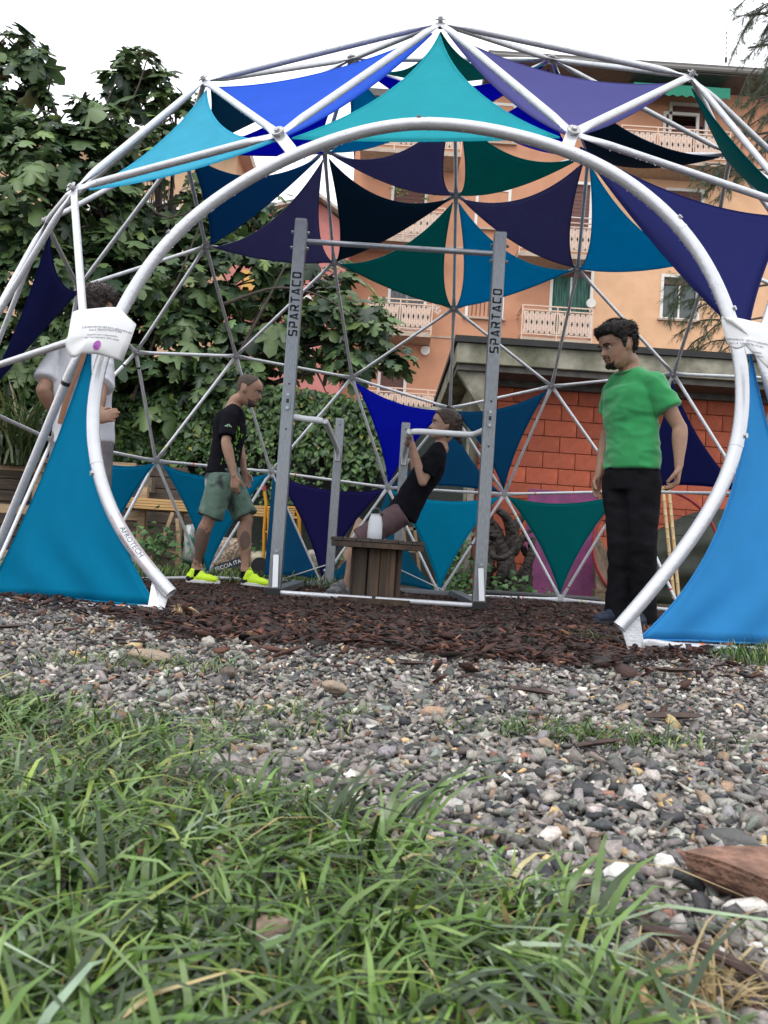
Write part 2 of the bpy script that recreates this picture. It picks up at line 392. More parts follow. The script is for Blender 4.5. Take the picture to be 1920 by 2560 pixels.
tag(lawn('grass_strip', (x[k_],y[k_]), 0, (.03,.075), ''), 'strip of green grass in front of the right base bar', kind='stuff')
x1,y1 = tuft_pts(160, ground_at(1480,1600), .05,.03)
lawn('grass_tuft_by_arch', (x1,y1), 0, (.02,.05), 'sparse green tuft in the mulch beside the right arch end')
for i,(px,py,sx,sy,n,lab) in enumerate([(1480,1845,.09,.02,330,'low weed tuft spreading over the gravel on the right'),(650,1790,.05,.025,90,'thin weeds in gravel left of the centre'),
        (380,1660,.10,.05,210,'weeds beside the flat tan stone'),(890,1790,.008,.006,20,'small upright weed on the gravel near the middle'),(520,1840,.08,.05,200,'grass straggling from lawn into gravel'),(200,1660,.12,.05,110,'faint weeds left of the flat tan stone')]):
    lawn('weed_patch', tuft_pts(n, ground_at(px,py), sx, sy), 0, (.02,.05), lab, .0028, leanm=1.2)
# taller grass and weeds outside the dome, under the shelves
x = rng.uniform(-3.4,-.1,5200); y = rng.uniform(7.3,8.6,5200) - .35*np.maximum(0,-x-1)*1.1
lawn('rough_grass', (x,y), 0, (.06,.17), 'rough grass growing behind the dome below the shelves', .009, leanm=.6)
# a few long blades standing free in front
long_p = [(1010,2120,.115,.35,.75),(1040,2130,.10,.4,.6),(860,2085,.085,.2,.9),(700,2055,.075,.3,.7),(640,2020,.075,.15,1.2),(940,2110,.08,.3,.6),(610,1990,.07,.5,2.5),(460,1960,.08,.35,1.9),(1380,2290,.06,.5,.7),(1500,2330,.07,.4,1.0),(560,2380,.075,.25,1.8),(1120,2300,.06,.5,.4),(250,2290,.08,.4,2.6),(800,2090,.08,.35,.9),(960,2100,.09,.35,.8)]
P = [ground_at(a,b) for a,b,_,_,_ in long_p]; q = np.array([(p.x,p.y) for p in P]); q = np.repeat(q,3,0)+rng.normal(0,.006,(len(P)*3,2)); n = len(q)
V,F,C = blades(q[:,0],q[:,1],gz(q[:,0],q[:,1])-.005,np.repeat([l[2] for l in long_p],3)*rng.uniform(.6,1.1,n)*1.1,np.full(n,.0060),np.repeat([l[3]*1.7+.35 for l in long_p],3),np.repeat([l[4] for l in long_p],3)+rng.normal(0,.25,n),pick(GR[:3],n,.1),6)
tag(link_mesh('long_grass', fast_mesh('long_grass',V,F,C,grass_m,True)), 'long broad grass blades standing up at the lawn edge', kind='stuff')
# blades lying over each other very near
# single stones and chunks
def rock(name, loc, sx, sy, sz, rz, m, lab, sub=3, rough_=.18, cat='stone', flat=None, group=None, seed=1):
    bm = bmesh.new(); bmesh.ops.create_icosphere(bm, subdivisions=sub, radius=1)
    for v in bm.verts:
        p = v.co.copy(); v.co = p*(1+rough_*noise.noise(p*1.3+Vector((seed*7,0,0)))*1.6+rough_*.4*noise.noise(p*4+Vector((seed,3,0))))
        if flat: 
            v.co.z = max(-flat[0], min(flat[1], v.co.z)) + .04*noise.noise(v.co*3)
        v.co.x *= sx; v.co.y *= sy; v.co.z *= sz
    me = bpy.data.meshes.new(name); bm.to_mesh(me); bm.free(); me.materials.append(m)
    me.polygons.foreach_set('use_smooth',[True]*len(me.polygons))
    o = bpy.data.objects.new(name, me); COL.objects.link(o); o.location = loc; o.rotation_euler = (0.05, 0.08, rz)
    return tag(o, lab, cat, group)
tan = mat('tan_stone', (.33,.24,.17), .75, var=.2, vscale=30, col2=(.24,.19,.15), bump=.5, bscale=120)
def on(px, py, dz=0): p = ground_at(px,py); p.z += dz; return p
rock('stone', on(835,1735,.012), .023,.017,.011, .3, tan, 'tan lump of stone alone on the gravel in the middle', seed=3)
rock('stone', on(375,1652,.010), .045,.03,.011, .1, tan, 'flat tan stone lying on the gravel at the left', seed=5)
rock('stone', on(519,1620,.012), .016,.015,.015, .0, mat('pale_stone',(.36,.34,.30),.8,var=.15,vscale=40,bump=.6,bscale=120), 'round pale stone at the mulch edge left of centre', seed=6)
rock('stone', on(570,1695,.008), .016,.013,.012, .4, mat('brown_lump',(.12,.09,.075),.85,var=.3,vscale=40,bump=.7,bscale=90), 'dark brown lump of bark on the gravel at left', seed=9)
rock('stone', on(1830,2112,.004), .026,.016,.009, -.3, mat('slate_stone',(.075,.075,.072),.5,var=.2,vscale=30,bump=.4,bscale=90), 'smooth dark grey stone behind the brick fragment', seed=12)
rock('stone', on(1545,2205,.004), .012,.011,.011, .2, mat('white_stone',(.72,.70,.66),.6,var=.1,vscale=30,bump=.3,bscale=90), 'small bright white pebble left of the brick fragment', seed=14)
rock('stone', on(1660,2168,.003), .009,.008,.008, .9, MATS['white_stone'], 'white pebble touching the tip of the brick fragment', seed=15)
rock('stone', on(1365,1870,.005), .010,.010,.008, .9, tan, 'small ochre pebble on the gravel at right', seed=16)
# terracotta fragment, a wedge with a flat top
bm = bmesh.new()
tip = on(1690,2222,.036); 
pts = [(0,0),(.035,.022),(.115,.030),(.20,.020),(.20,-.085),(.10,-.088),(.045,-.048)]
top = [bm.verts.new((p[0],p[1],.030+(.003 if i in(2,3) else 0))) for i,p in enumerate(pts)]
mid = [bm.verts.new((p[0]*.97+.006,p[1]*.93,.016+.004*noise.noise(Vector((i*1.3,0,0))))) for i,p in enumerate(pts)]
low = [bm.verts.new((p[0]*.8+.035,p[1]*.75,-.004)) for p in pts]
bm.faces.new(top); bm.faces.new(low[::-1])
for A,B in ((mid,top),(low,mid)):
    for i in range(7): bm.faces.new((A[i],A[(i+1)%7],B[(i+1)%7],B[i]))
bmesh.ops.recalc_face_normals(bm, faces=bm.faces)
bmesh.ops.bevel(bm, geom=list(bm.edges), offset=.003, segments=2, affect='EDGES')
bmesh.ops.triangulate(bm, faces=bm.faces); bmesh.ops.subdivide_edges(bm, edges=bm.edges, cuts=2, use_grid_fill=True)
for v in bm.verts: v.co += Vector((noise.noise(v.co*60),noise.noise(v.co*60+Vector((9,0,0))),noise.noise(v.co*70+Vector((0,9,0)))))*.0022
me = bpy.data.meshes.new('brick_fragment'); bm.to_mesh(me); bm.free()
me.materials.append(mat('terracotta',(.27,.145,.10),.85,var=.35,vscale=40,col2=(.16,.085,.058),bump=.9,bscale=160,detail=8))
o = bpy.data.objects.new('brick_fragment', me); COL.objects.link(o); o.location = (tip.x, tip.y, tip.z-.036); o.rotation_euler=(0,0,-.1)
tag(o,'broken wedge of red brick lying on the gravel at right edge','brick fragment')
# larger bark pieces on the gravel
for i,(px,py,s_,lab) in enumerate([(1030,1672,.05,'dark bark flake on gravel below the centre of the mulch'),(1270,1645,.06,'long dark bark flake at the mulch edge right of centre'),(1690,1690,.055,'dark bark flake on gravel in front of the right arch end'),
        (1690,1810,.06,'long black bark flake lying across the gravel at right'),(1340,1745,.05,'thin dark splinter on gravel right of the middle'),(865,1776,.02,'small blackish bark crumb on gravel near the middle'),(1500,1880,.04,'brown bark flake beside the low weed tuft'),(300,1610,.04,'brown bark flake on gravel below the left base bar'),(20,1580,.05,'reddish bark flake at the left edge of the gravel')]):
    b_ = MB(); vv = [(a*s_*(1+.2*random.uniform(-1,1)), b*s_*.38, c*s_*.3) for a,b,c in chip_v.tolist()]
    b_.add(vv, chip_f.tolist()); me = b_.mesh('bark_flake'); me.materials.append(mat('bark_flake',(.045,.024,.018),.65,var=.4,vscale=40,bump=.7,bscale=120))
    o = bpy.data.objects.new('bark_flake', me); COL.objects.link(o); o.location = on(px,py,.012); o.rotation_euler=(random.uniform(-.2,.2),random.uniform(-.15,.15),random.uniform(-.5,.5)); tag(o,lab,'bark flake','bark flakes strewn on the gravel')
# dry tuft by the left arch end
b_ = MB(); c = on(448,1545)
for i in range(26):
    a = random.uniform(0,6.28); L = random.uniform(.03,.075); e = random.uniform(.1,1.2)
    t1 = c+Vector((math.cos(a)*L*.5*e, math.sin(a)*L*.4, L*.5)); t2 = c+Vector((math.cos(a)*L*e, math.sin(a)*L*.8, L*.75*(1.3-e)))
    b_.tube([c,t1,t2],[.0018,.0014,.0006],5)
b_.build('straw_tuft', mat('straw',(.50,.38,.20),.7,var=.2,vscale=30), None, origin=c); tag(bpy.data.objects['straw_tuft'],'pale dry straw tuft on mulch beside the left arch end','straw tuft')

tag(MB().tube(resample_([on(1600,2365,.012),on(1700,2410,.016),on(1800,2455,.014),on(1960,2520,.01)],10),[.0035]*10,6).build('fallen_twig',mat('twig_brown',(.06,.032,.026),.6,var=.3,vscale=40),None,smooth=True,origin=on(1600,2365)),'long dark reddish twig lying in the lower right corner','twig')
rock('stone', on(678,2395,.012), .017,.012,.012, .4, tan, 'tan stone half hidden in the foreground grass', seed=31)
rock('stone', on(1395,2480,.006), .014,.012,.008, .1, MATS['pale_stone'], 'pale stone at the bottom edge right of the middle', seed=33)
x_,y_=tuft_pts(170, on(1800,2490), .03,.015); k_=~np.isnan(x_)
lawn('dead_tuft',(x_,y_),0,(.015,.05),'tangle of dead straw coloured grass in the lower right corner',.0024,True,1.3)
p=on(1718,1622,.02); tag(MB().add([p+Vector(v) for v in ((-.012,0,-.01),(.006,.002,-.016),(.014,0,.0),(0,-.004,.02),(-.012,0,.014))],[(0,1,2,3,4)]).build('fallen_leaf',mat('orange_leaf',(.55,.22,.05),.6),None,origin=p,fix=False),'small orange fallen leaf on the right base bar','leaf')
# ------------------------------------------------------------------ GEODESIC DOME (three-frequency, node hubs, tubular struts)
S_ = 2.0775
DQ = dict(cx=.137027228, cy=2.50881517, cz=.341086309, R=1.32369593, phi=.205995620)
def ico3():
    v=[(0,0,1)]
    for k in range(5): a=R_(72*k); v.append((math.cos(a)*.894427,math.sin(a)*.894427,.447214))
    for k in range(5): a=R_(72*k+36); v.append((math.cos(a)*.894427,math.sin(a)*.894427,-.447214))
    v.append((0,0,-1)); v=np.array(v)
    import itertools
    F=[t for t in itertools.combinations(range(12),3) if all(abs(np.linalg.norm(v[t[i]]-v[t[j]])-1.0515)<.01 for i,j in((0,1),(1,2),(0,2)))]
    V=[]; E=set()
    def add(p):
        p=p/np.linalg.norm(p)
        for i,q in enumerate(V):
            if np.linalg.norm(p-q)<1e-3: return i
        V.append(p); return len(V)-1
    for a,b,c in F:
        g={}
        for i in range(4):
            for j in range(4-i): g[i,j]=add((v[a]*i+v[b]*j+v[c]*(3-i-j))/3)
        for i in range(3):
            for j in range(3-i):
                T=[(g[i,j],g[i+1,j],g[i,j+1])]
                if i+j<2: T.append((g[i+1,j],g[i,j+1],g[i+1,j+1]))
                for t in T:
                    for x,y in((0,1),(1,2),(0,2)): E.add(tuple(sorted((t[x],t[y]))))
    return np.array(V),E
NV, NE = ico3()
c,s = math.cos(DQ['phi']), math.sin(DQ['phi'])
NV = NV@np.array([[c,s,0],[-s,c,0],[0,0,1]])*DQ['R']+np.array([DQ['cx'],DQ['cy'],DQ['cz']])
ND = {i: Vector((p[0]*S_, p[1]*S_, (p[2]-.25)*S_+CZ)) for i,p in enumerate(NV) if p[2] > .05}
DC = Vector((DQ['cx']*S_, DQ['cy']*S_, (DQ['cz']-.25)*S_+CZ))         # centre of the sphere
# hubs pulled out of the ideal sphere by the entrance arch and the raised gravel
ND[29] = at(697,336,2.96); ND[28] = at(1432,333,2.86); ND[69] = at(212,842,2.80); ND[66] = at(1893,868,2.66)
ND[67] = at(384,1529,2.62); ND[65] = at(1598,1612,2.52); ND[75] = at(2118,1640,2.87); ND[72] = at(-60,1496,3.2)
ND[22] = at(184,473,3.34); ND[30] = at(1101,57,3.55); ND[13] = at(1727,190,3.55)
dome = thing('geodesic_dome', (DC.x, DC.y, 0.0), 'white tubular geodesic dome with a round arch opening', 'dome')
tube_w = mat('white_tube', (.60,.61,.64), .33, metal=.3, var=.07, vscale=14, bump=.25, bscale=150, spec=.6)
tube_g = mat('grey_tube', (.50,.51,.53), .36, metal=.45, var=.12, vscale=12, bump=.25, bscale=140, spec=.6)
end_g = mat('crimped_end', (.42,.42,.43), .42, metal=.5, var=.3, vscale=30, bump=.4, bscale=120)
tape = {k: mat('tape_'+k, v, .5) for k,v in dict(orange=(.65,.16,.03),yellow=(.45,.42,.04),black=(.012,.012,.014),red=(.45,.04,.03)).items()}
steel = mat('zinc_bolt', (.45,.46,.47), .3, metal=.8)
def strut(a, b, rad=.0135, m=None, bands=(), name='strut', fl=.055):
    A, B = ND[a] if isinstance(a,int) else a, ND[b] if isinstance(b,int) else b
    d = (B-A); L = d.length; d.normalize(); rad_dir = ((A+B)/2-DC).normalized()
    side = d.cross(rad_dir).normalized()
    ts = [.012, .03, fl, fl+.05, fl+.09]; w = [(1.15,.28),(1.35,.24),(1.35,.26),(1.12,.8),(1,1)]
    pts = [A+d*t for t in ts]+[A+d*L*.5]+[B-d*t for t in ts[::-1]]
    b_ = MB().tube(pts, rad, 12, True, side, w+[(1,1)]+w[::-1])
    o = b_.build(name, m or tube_w, dome, smooth='all')
    for t,k in bands:
        p = A+d*L*t; q = MB().tube([p-d*.007,p+d*.007], rad+.0012, 12, True, side)
        q.build('tape_band', tape[k], o, smooth=True)
    return o
skip = {68}
no_edge = {(28,29),(29,69),(28,66),(67,69),(65,66),(65,67)}
bands = {(33,35):[(.27,'orange')],(32,33):[(.78,'yellow')],(32,35):[(.12,'red'),(.8,'yellow')],(47,48):[(.1,'orange')],(47,50):[(.12,'orange')],(48,50):[(.3,'orange')],
         (50,51):[(.2,'orange')],(33,54):[(.5,'black')],(16,60):[(.16,'black')],(16,48):[(.13,'black')],(16,24):[(.3,'yellow')],(17,48):[(.88,'yellow')],
         (65,75):[(.27,'orange')],(67,72):[(.15,'orange')],(34,35):[(.17,'red')],(34,36):[(.15,'yellow')],(2,35):[(.9,'yellow')],(57,59):[(.5,'yellow')],(69,72):[(.16,'black')],(23,24):[(.5,'yellow')],(32,54):[(.3,'orange')],(32,34):[(.2,'yellow')]}
top_nodes = {30,25,13,29,28,22,69,66,67,65,75,72}
n_s = 0
for a,b in sorted(NE):
    if a in skip or b in skip or a not in ND or b not in ND or (a,b) in no_edge: continue
    base = ND[a].z < .2 and ND[b].z < .2
    near = a in top_nodes and b in top_nodes
    rr = .0148 if near else .0132
    if base: rr = .0148
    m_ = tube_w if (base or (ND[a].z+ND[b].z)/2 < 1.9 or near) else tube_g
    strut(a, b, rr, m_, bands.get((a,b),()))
for i,p in ND.items():
    if i in skip or i in (67,65): continue
    nrm = (p-DC).normalized(); b_ = MB()
    b_.disc(p, nrm, .011, .05, 8); b_.disc(p+nrm*.014, nrm, .025, .005, 14); b_.disc(p-nrm*.012, nrm, .025, .005, 14)
    b_.build('hub_bolt', end_g, dome, smooth=True)
# arch: fitted through the traced line, lying in a slightly leaning plane
apx = [(1597,1513),(1663,1442),(1763,1310),(1812,1230),(1844,1152),(1863,1040),(1866,960),(1856,880),(1830,790),(1795,695),(1748,612),(1695,561-8),(1620,480),(1539,424),(1455,386),(1365,350),(1240,318),(1110,301),(1030,300),(949,312),(850,338),(757,372),(680,410),(600,455),(530,500),(466,552),(420,600),(378,650),(345,702),(305,765),(275,825),(249,898),(236,960),(226,1038),(227,1110),(238,1180),(266,1275),(305,1345),(355,1412)]
apx = [(1548,1568)] + apx + [(428,1484)]
def arch_pt(px,py):
    d = at(px,py,1.0)-Vector((0,0,CZ))
    # plane: y = y0 + bx*x + cz*(z)
    y0, bx, cz_ = 2.58, -.10, .165
    t = (y0+cz_*CZ)/(d.y-bx*d.x-cz_*d.z)
    return Vector((0,0,CZ))+d*t
raw = [arch_pt(*p) for p in apx]
for _ in range(3): raw = [raw[0]]+[(raw[i-1]+raw[i]*2+raw[i+1])/4 for i in range(1,len(raw)-1)]+[raw[-1]]
def resample(P, n):
    L=[0]
    for i in range(1,len(P)): L.append(L[-1]+(P[i]-P[i-1]).length)
    out=[]; j=0
    for k in range(n):
        t=L[-1]*k/(n-1)
        while j<len(P)-2 and L[j+1]<t: j+=1
        u=(t-L[j])/(L[j+1]-L[j])
        p0=P[max(j-1,0)];p1=P[j];p2=P[j+1];p3=P[min(j+2,len(P)-1)]
        out.append(.5*((2*p1)+(p2-p0)*u+(2*p0-5*p1+4*p2-p3)*u*u+(3*p1-p0-3*p2+p3)*u**3))
    return out
arc = resample(raw, 150)
AR = .0218
arch_m = mat('arch_white', (.56,.57,.60), .26, metal=.35, var=.04, vscale=9, bump=.12, bscale=60, spec=.7, coat=.3)
cutpx = [(1843,1125),(1866,800),(1700,567),(1080,299),(445,575),(228,1150)]
cuts = [0]+sorted(min(range(150), key=lambda i: (arc[i]-arch_pt(*p)).length) for p in cutpx)+[149]
def ring_hollow(b_, P, r0, r1):
    """open tube with wall thickness"""
    n=20; side=None; rings=[]
    for i,p in enumerate(P):
        d=(P[min(i+1,len(P)-1)]-P[max(i-1,0)]).normalized()
        side=(Vector((0,1,0)) if side is None else side); side=(side-d*side.dot(d)).normalized(); nn=d.cross(side)
        rings.append((p,side,nn))
    vs=[];fs=[]; m=len(P)
    for r in (r0,r1):
        for p,s1,n1 in rings:
            for k in range(n): a=2*math.pi*k/n; vs.append(p+s1*math.cos(a)*r+n1*math.sin(a)*r)
    for l,fl in ((0,0),(m*n,1)):
        for i in range(m-1):
            for k in range(n):
                q=(l+i*n+k,l+i*n+(k+1)%n,l+(i+1)*n+(k+1)%n,l+(i+1)*n+k); fs.append(q if not fl else q[::-1])
    for i in (0,m-1):
        for k in range(n): fs.append((i*n+k,i*n+(k+1)%n,m*n+i*n+(k+1)%n,m*n+i*n+k))
    b_.add(vs,fs)
arch_nrm = (arc[75]-arc[0]).cross(arc[110]-arc[30]).normalized()
if arch_nrm.y > 0: arch_nrm = -arch_nrm
for j in range(len(cuts)-1):
    i0,i1 = cuts[j],cuts[j+1]
    seg = arc[i0:i1+1]; b_ = MB()
    ring_hollow(b_, seg, AR, AR-.004)
    seg_o = b_.build('arch_segment', arch_m, dome, smooth=True)
    if j>0:   # swaged joint ring and its bolt
        p=arc[i0]; d=(arc[i0+1]-arc[i0-1]).normalized()
        MB().tube([p-d*.004,p+d*.004],AR+.0011,20,True).build('joint_ring', arch_m, seg_o, smooth=True)
        q=p+d*.035; nn=arch_nrm
        out_=(q-Vector((.3,2.7,1.2))); out_=(out_-d*out_.dot(d)-arch_nrm*out_.dot(arch_nrm)).normalized()
        dirb=(out_*.75+arch_nrm*.65).normalized()
        MB().disc(q+dirb*AR,dirb,.0085,.012,8).build('bolt', steel, seg_o, smooth=True)
# water drops hanging from the arch and front struts, one stuff part
dr = MB()
def drops_on(P, r, n, hang=.6):
    for _ in range(n):
        i=random.randrange(len(P)-1); u=random.random(); p=P[i].lerp(P[i+1],u); d=(P[i+1]-P[i]).normalized()
        s1=d.cross(Vector((0,0,1))).normalized(); dn=-(s1.cross(d)).normalized()
        if dn.z>0: dn=-dn
        a=random.gauss(0,.25) if random.random()<hang else random.uniform(-2.6,2.6)
        w=dn*math.cos(a)+s1*math.sin(a); sz=random.uniform(.0012,.0026)
        dr.ball(p+w*(r+sz*.25), sz, sz, sz*(1.35 if abs(a)<.6 else .8), 6)
drops_on(arc[25:125], AR, 300)
for e in ((29,30),(28,30),(13,28),(22,29),(25,29),(28,10),(22,25),(13,30),(25,30),(1,2),(17,18),(48,50)):
    drops_on([ND[e[0]],ND[e[1]]], .0148, 26)
wd = mat('water_drop', (.85,.9,.95), .05, spec=1.0, coat=.6); wd.node_tree.nodes['Principled BSDF'].inputs['Transmission Weight'].default_value=.75
o = dr.build('water_drops', wd, dome, smooth=True, fix=False); o['kind']='stuff'
# tabs joining hubs to the arch, and the two foot plates
def nearest(p): return min(arc, key=lambda q:(q-p).length)
for i in (29,28,69,66):
    p=ND[i]; q=nearest(p); d=(q-p); L=d.length; d.normalize()
    b_=MB().bar(p-d*.01, p+d*max(.02,L-AR*.6), .045, .007, arch_nrm)
    b_.disc(p+arch_nrm*.006, arch_nrm, .016, .02, 6)
    b_.build('arch_tab', arch_m, dome, bevel=.0015)
for i,(e,px) in enumerate(((-1,(392,1535)),(0,(1590,1617)))):
    q = arc[e if e==0 else -1]; dirr=(arc[1]-arc[0]).normalized() if e==0 else (arc[-2]-arc[-1]).normalized()
    up_ = q+dirr*.05; base = ND[65] if e==0 else ND[67]
    g0 = Vector((base.x, base.y, float(gz(base.x,base.y))-.01))
    sg = 1 if e==0 else -1
    t1 = up_-dirr*.035+Vector((0,.004,-AR*.8)); t2 = up_+dirr*.045+Vector((0,.004,-AR*.8)); 
    MB().poly([t1,t2,g0+Vector((sg*.024,.004,0)),g0+Vector((-sg*.026,.004,0))],(0,.007,0)).build('foot_plate', tube_g, dome, bevel=.001)
    MB().disc(g0+Vector((-sg*.012,-.004,.022)),(0,1,0),.009,.012,6).build('bolt', steel, dome)
# printing on the left arch end: maker's name between two red rules
ink = mat('dark_ink',(.05,.05,.055),.6); redink = mat('red_ink',(.5,.08,.06),.6)
def on_arch(i, ang, out=.0008):
    p=arc[i]; d=(arc[min(i+1,149)]-arc[max(0,i-1)]).normalized(); o1=arch_nrm; o2=d.cross(o1).normalized()
    if o2.x<0: o2=-o2
    return p+(o1*math.cos(ang)+o2*math.sin(ang))*(AR+out)
def arch_text(body, size, i0, i1, ang0, name, m):
    me=text_mesh(body,size,'CENTER'); bm=bmesh.new(); bm.from_mesh(me)
    bmesh.ops.triangulate(bm,faces=bm.faces); bmesh.ops.subdivide_edges(bm,edges=[e for e in bm.edges if e.calc_length()>size*.25],cuts=1)
    tot=sum((arc[i+1]-arc[i]).length for i in range(i0,i1)); step=tot/(i1-i0); mid=(i0+i1)/2
    for v in bm.verts:
        f=mid+v.co.x/step; i=int(max(1,min(147,f))); u=f-i
        a=ang0+ (v.co.y)/AR
        v.co=on_arch(i,a).lerp(on_arch(i+1,a),u)
    bm.to_mesh(me); bm.free(); me.materials.append(m); return link_mesh(name,me,dome)
arch_text('AFROTECH', .025, 139, 146, .42, 'maker_name', ink)
arch_text('GEODESIC STRUCTURES', .0085, 139, 146, -.48, 'maker_line', ink)
for a in (1.05,-.2):
    P=[on_arch(i,a,.0006) for i in range(139,147)]
    b_=MB(); vs=[];
    for i in range(139,147): vs+= [on_arch(i,a-.03,.0007), on_arch(i,a+.03,.0007)]
    b_.add(vs,[(2*k,2*k+1,2*k+3,2*k+2) for k in range(7)]); b_.build('red_rule', redink, dome, fix=False)

# ------------------------------------------------------------------ SAILS
def fabric(name, col, trans=.35):
    m = mat('lycra_'+name, col, .75, trans=trans, spec=.12, var=.035, vscale=4, bump=.06, bscale=900)
    return m
FAB = dict(aqua=fabric('aqua',(.07,.66,.74),.72), royal=fabric('royal',(.045,.17,.80),.55), slate=fabric('slate',(.12,.12,.36),.5), light=fabric('light_blue',(.16,.74,.92),.74),
   navy=fabric('navy',(.016,.020,.13),.4), teal=fabric('teal',(.0,.20,.21),.5), blue=fabric('blue',(.0,.27,.48),.45), dteal=fabric('dark_teal',(.004,.24,.23),.5),
   deep=fabric('deep_blue',(.006,.016,.60),.5), black=fabric('black_blue',(.008,.042,.085),.35), purple=fabric('purple',(.13,.13,.27),.52), petrol=fabric('petrol',(.004,.12,.22),.42),
   tblue=fabric('turquoise_blue',(.0,.30,.50),.58), sky_=fabric('sky_blue',(.07,.42,.80),.5), cyan=fabric('cyan_blue',(.0,.36,.58),.52), indigo=fabric('indigo',(.022,.018,.13),.42), denim=fabric('denim',(.008,.12,.27),.5))
def sail(ids, fab, label, sag=(.2,.2,.2), drop=None, inset=.05, folds=0, pts=None, lift=None):
    """stretched triangle; sag[i] is how far edge i->i+1 is drawn in"""
    P = [ND[i] if isinstance(i,int) else Vector(i) for i in ids]; C = (P[0]+P[1]+P[2])/3
    inward = (DC-C).normalized()
    if pts is None: P = [p+inward*.028+(C-p).normalized()*inset for p in P]
    nrm = (P[1]-P[0]).cross(P[2]-P[0]).normalized()
    dp = (.03+.13*abs(nrm.z)) if drop is None else drop
    M_ = [ (P[i]+P[(i+1)%3])/2 + 2*sag[i]*(C-(P[i]+P[(i+1)%3])/2) for i in range(3)]
    n = 22; idx = {}; vs = []; fs = []
    for i in range(n+1):
        for j in range(n+1-i):
            u=i/n; v=j/n; w=1-u-v
            p = P[0]*(u*u)+P[1]*(v*v)+P[2]*(w*w)+M_[0]*(2*u*v)+M_[1]*(2*v*w)+M_[2]*(2*w*u)
            e = 4*(u*v+v*w+w*u)/ (4/3)
            p = p + Vector((0,0,-1))*dp*e*.95
            if folds:
                fd = math.sin(v*19+u*5)*math.exp(-((w)/.22)**2)*.0  # kept smooth near the top
                base_w = (1-u) if True else 0
                p = p + nrm*folds*(math.sin((v-w)*9+u*14)*math.exp(-((u-.12)/.13)**2)+.5*math.sin((v-w)*23)*u*u*(1-u)*4)*min(1,v*8)*min(1,w*8)
            idx[i,j]=len(vs); vs.append(p)
    for i in range(n):
        for j in range(n-i):
            fs.append((idx[i,j],idx[i+1,j],idx[i,j+1]))
            if i+j<n-1: fs.append((idx[i+1,j],idx[i+1,j+1],idx[i,j+1]))
    b_=MB().add(vs,fs); org=P[0]
    o=b_.build('shade_sail', FAB[fab], None, smooth='all', origin=org, fix=False)
    sd=o.modifiers.new('thick','SOLIDIFY'); sd.thickness=.0016; sd.offset=0
    tag(o,label,'shade sail','lycra sails stretched between the dome hubs')
    # hem along the edges: a thin rolled seam
    hem=MB()
    def edge(k):
        if k==0: return [vs[idx[i,n-i]] for i in range(n+1)]
        if k==1: return [vs[idx[0,j]] for j in range(n+1)]
        return [vs[idx[i,0]] for i in range(n+1)]
    for k in range(3): hem.tube(edge(k), .0032, 5)
    hem.build('hem', FAB[fab], o, smooth=True)
    return o
sail((30,29,28),'aqua','large pale turquoise sail above the crown of the arch',(.33,.05,.30),drop=.03)
sail((25,30,29),'royal','bright royal blue sail left of the turquoise one at the top',(.16,.02,.14),drop=.07)
sail((30,28,13),'slate','slate purple sail right of the turquoise one at the top',(.03,.10,.27),drop=.09)
sail((22,25,29),'light','pale sky blue sail at the upper left of the dome',(.2,.24,.10),drop=.06)
sail((25,26,27),'petrol','dark petrol sail behind the pale blue one, upper left',drop=.09)
sail((26,27,21),'deep','deep ultramarine sail seen behind the left shoulder of the arch',drop=.09)
sail((21,27,9),'tblue','turquoise blue sail behind the left half of the big turquoise one')
sail((27,15,9),'deep','deep blue sail mostly hidden behind the big turquoise one')
sail((30,27,15),'dteal','dark green sail in the roof behind the apex hub')
sail((9,15,8),'deep','ultramarine sail showing between the turquoise and slate ones')
sail((15,14,8),'black','black sail behind the hub at the right shoulder of the arch')
sail((21,9,7),'purple','dusky purple sail hanging under the arch, left of the upright strut')
sail((9,8,7),'dteal','dark green sail under the arch, right of the upright strut')
sail((7,8,5),'purple','dark purple sail right of the six-sail star',(.2,.2,.0),drop=.12)
sail((8,6,5),'cyan','cyan blue sail at the right of the star, against the paler lit wall')
sail((21,20,7),'black','black-navy sail at the upper left of the star')
sail((7,20,4),'dteal','dark teal sail at the lower left of the star',(.15,.2,.2))
sail((7,4,5),'cyan','bright cyan blue sail at the lower right of the star')
sail((21,19,20),'purple','purple sail reaching left behind the left marked upright')
sail((26,19,21),'denim','denim blue sail behind the left shoulder of the arch')
sail((13,14,11),'teal','narrow green-teal sail at the right edge below the top right hub',(.2,.1,.1))
sail((28,66,10),'navy','huge navy sail right of the arch',(.0,.12,.17),drop=.05)
sail((23,24,59),'navy','navy sail at the left edge above the notice',drop=.05)
sail((18,0,51),'deep','ultramarine sail behind the girl on the bar',drop=.02)
sail((0,1,33),'denim','denim blue sail between the right upright and the red wall',drop=.02)
sail((0,33,51),'denim','denim blue sail behind the black shirt of the girl',drop=.02)
sail((51,33,54),'cyan','bright cyan sail pointing down beside the cable spool',drop=.02)
sail((51,54,49),'petrol','dark petrol sail low behind the cable spool',drop=.02)
sail((50,51,49),'indigo','indigo sail pointing down between the two left posts',drop=.02)
sail((ND[50],at(652,1447,7.25),ND[49]),'denim','slim denim sail standing behind the foot of the left upright',(.0,.05,.05),drop=.0)
sail((48,50,47),'blue','mid blue sail behind the man in tie-dye shorts',drop=.02)
sail((48,60,63),'blue','mid blue sail low at the left behind the arch',drop=.02)
sail((33,35,32),'teal','green-teal sail pointing down in front of the purple board',drop=.02)
sail((2,35,36),'navy','navy sail behind the man in the green shirt',drop=.02)
sail((69,67,72),'blue','big blue sail on the ground left of the arch',(.30,.03,.16),drop=.0,inset=.02,folds=.012)
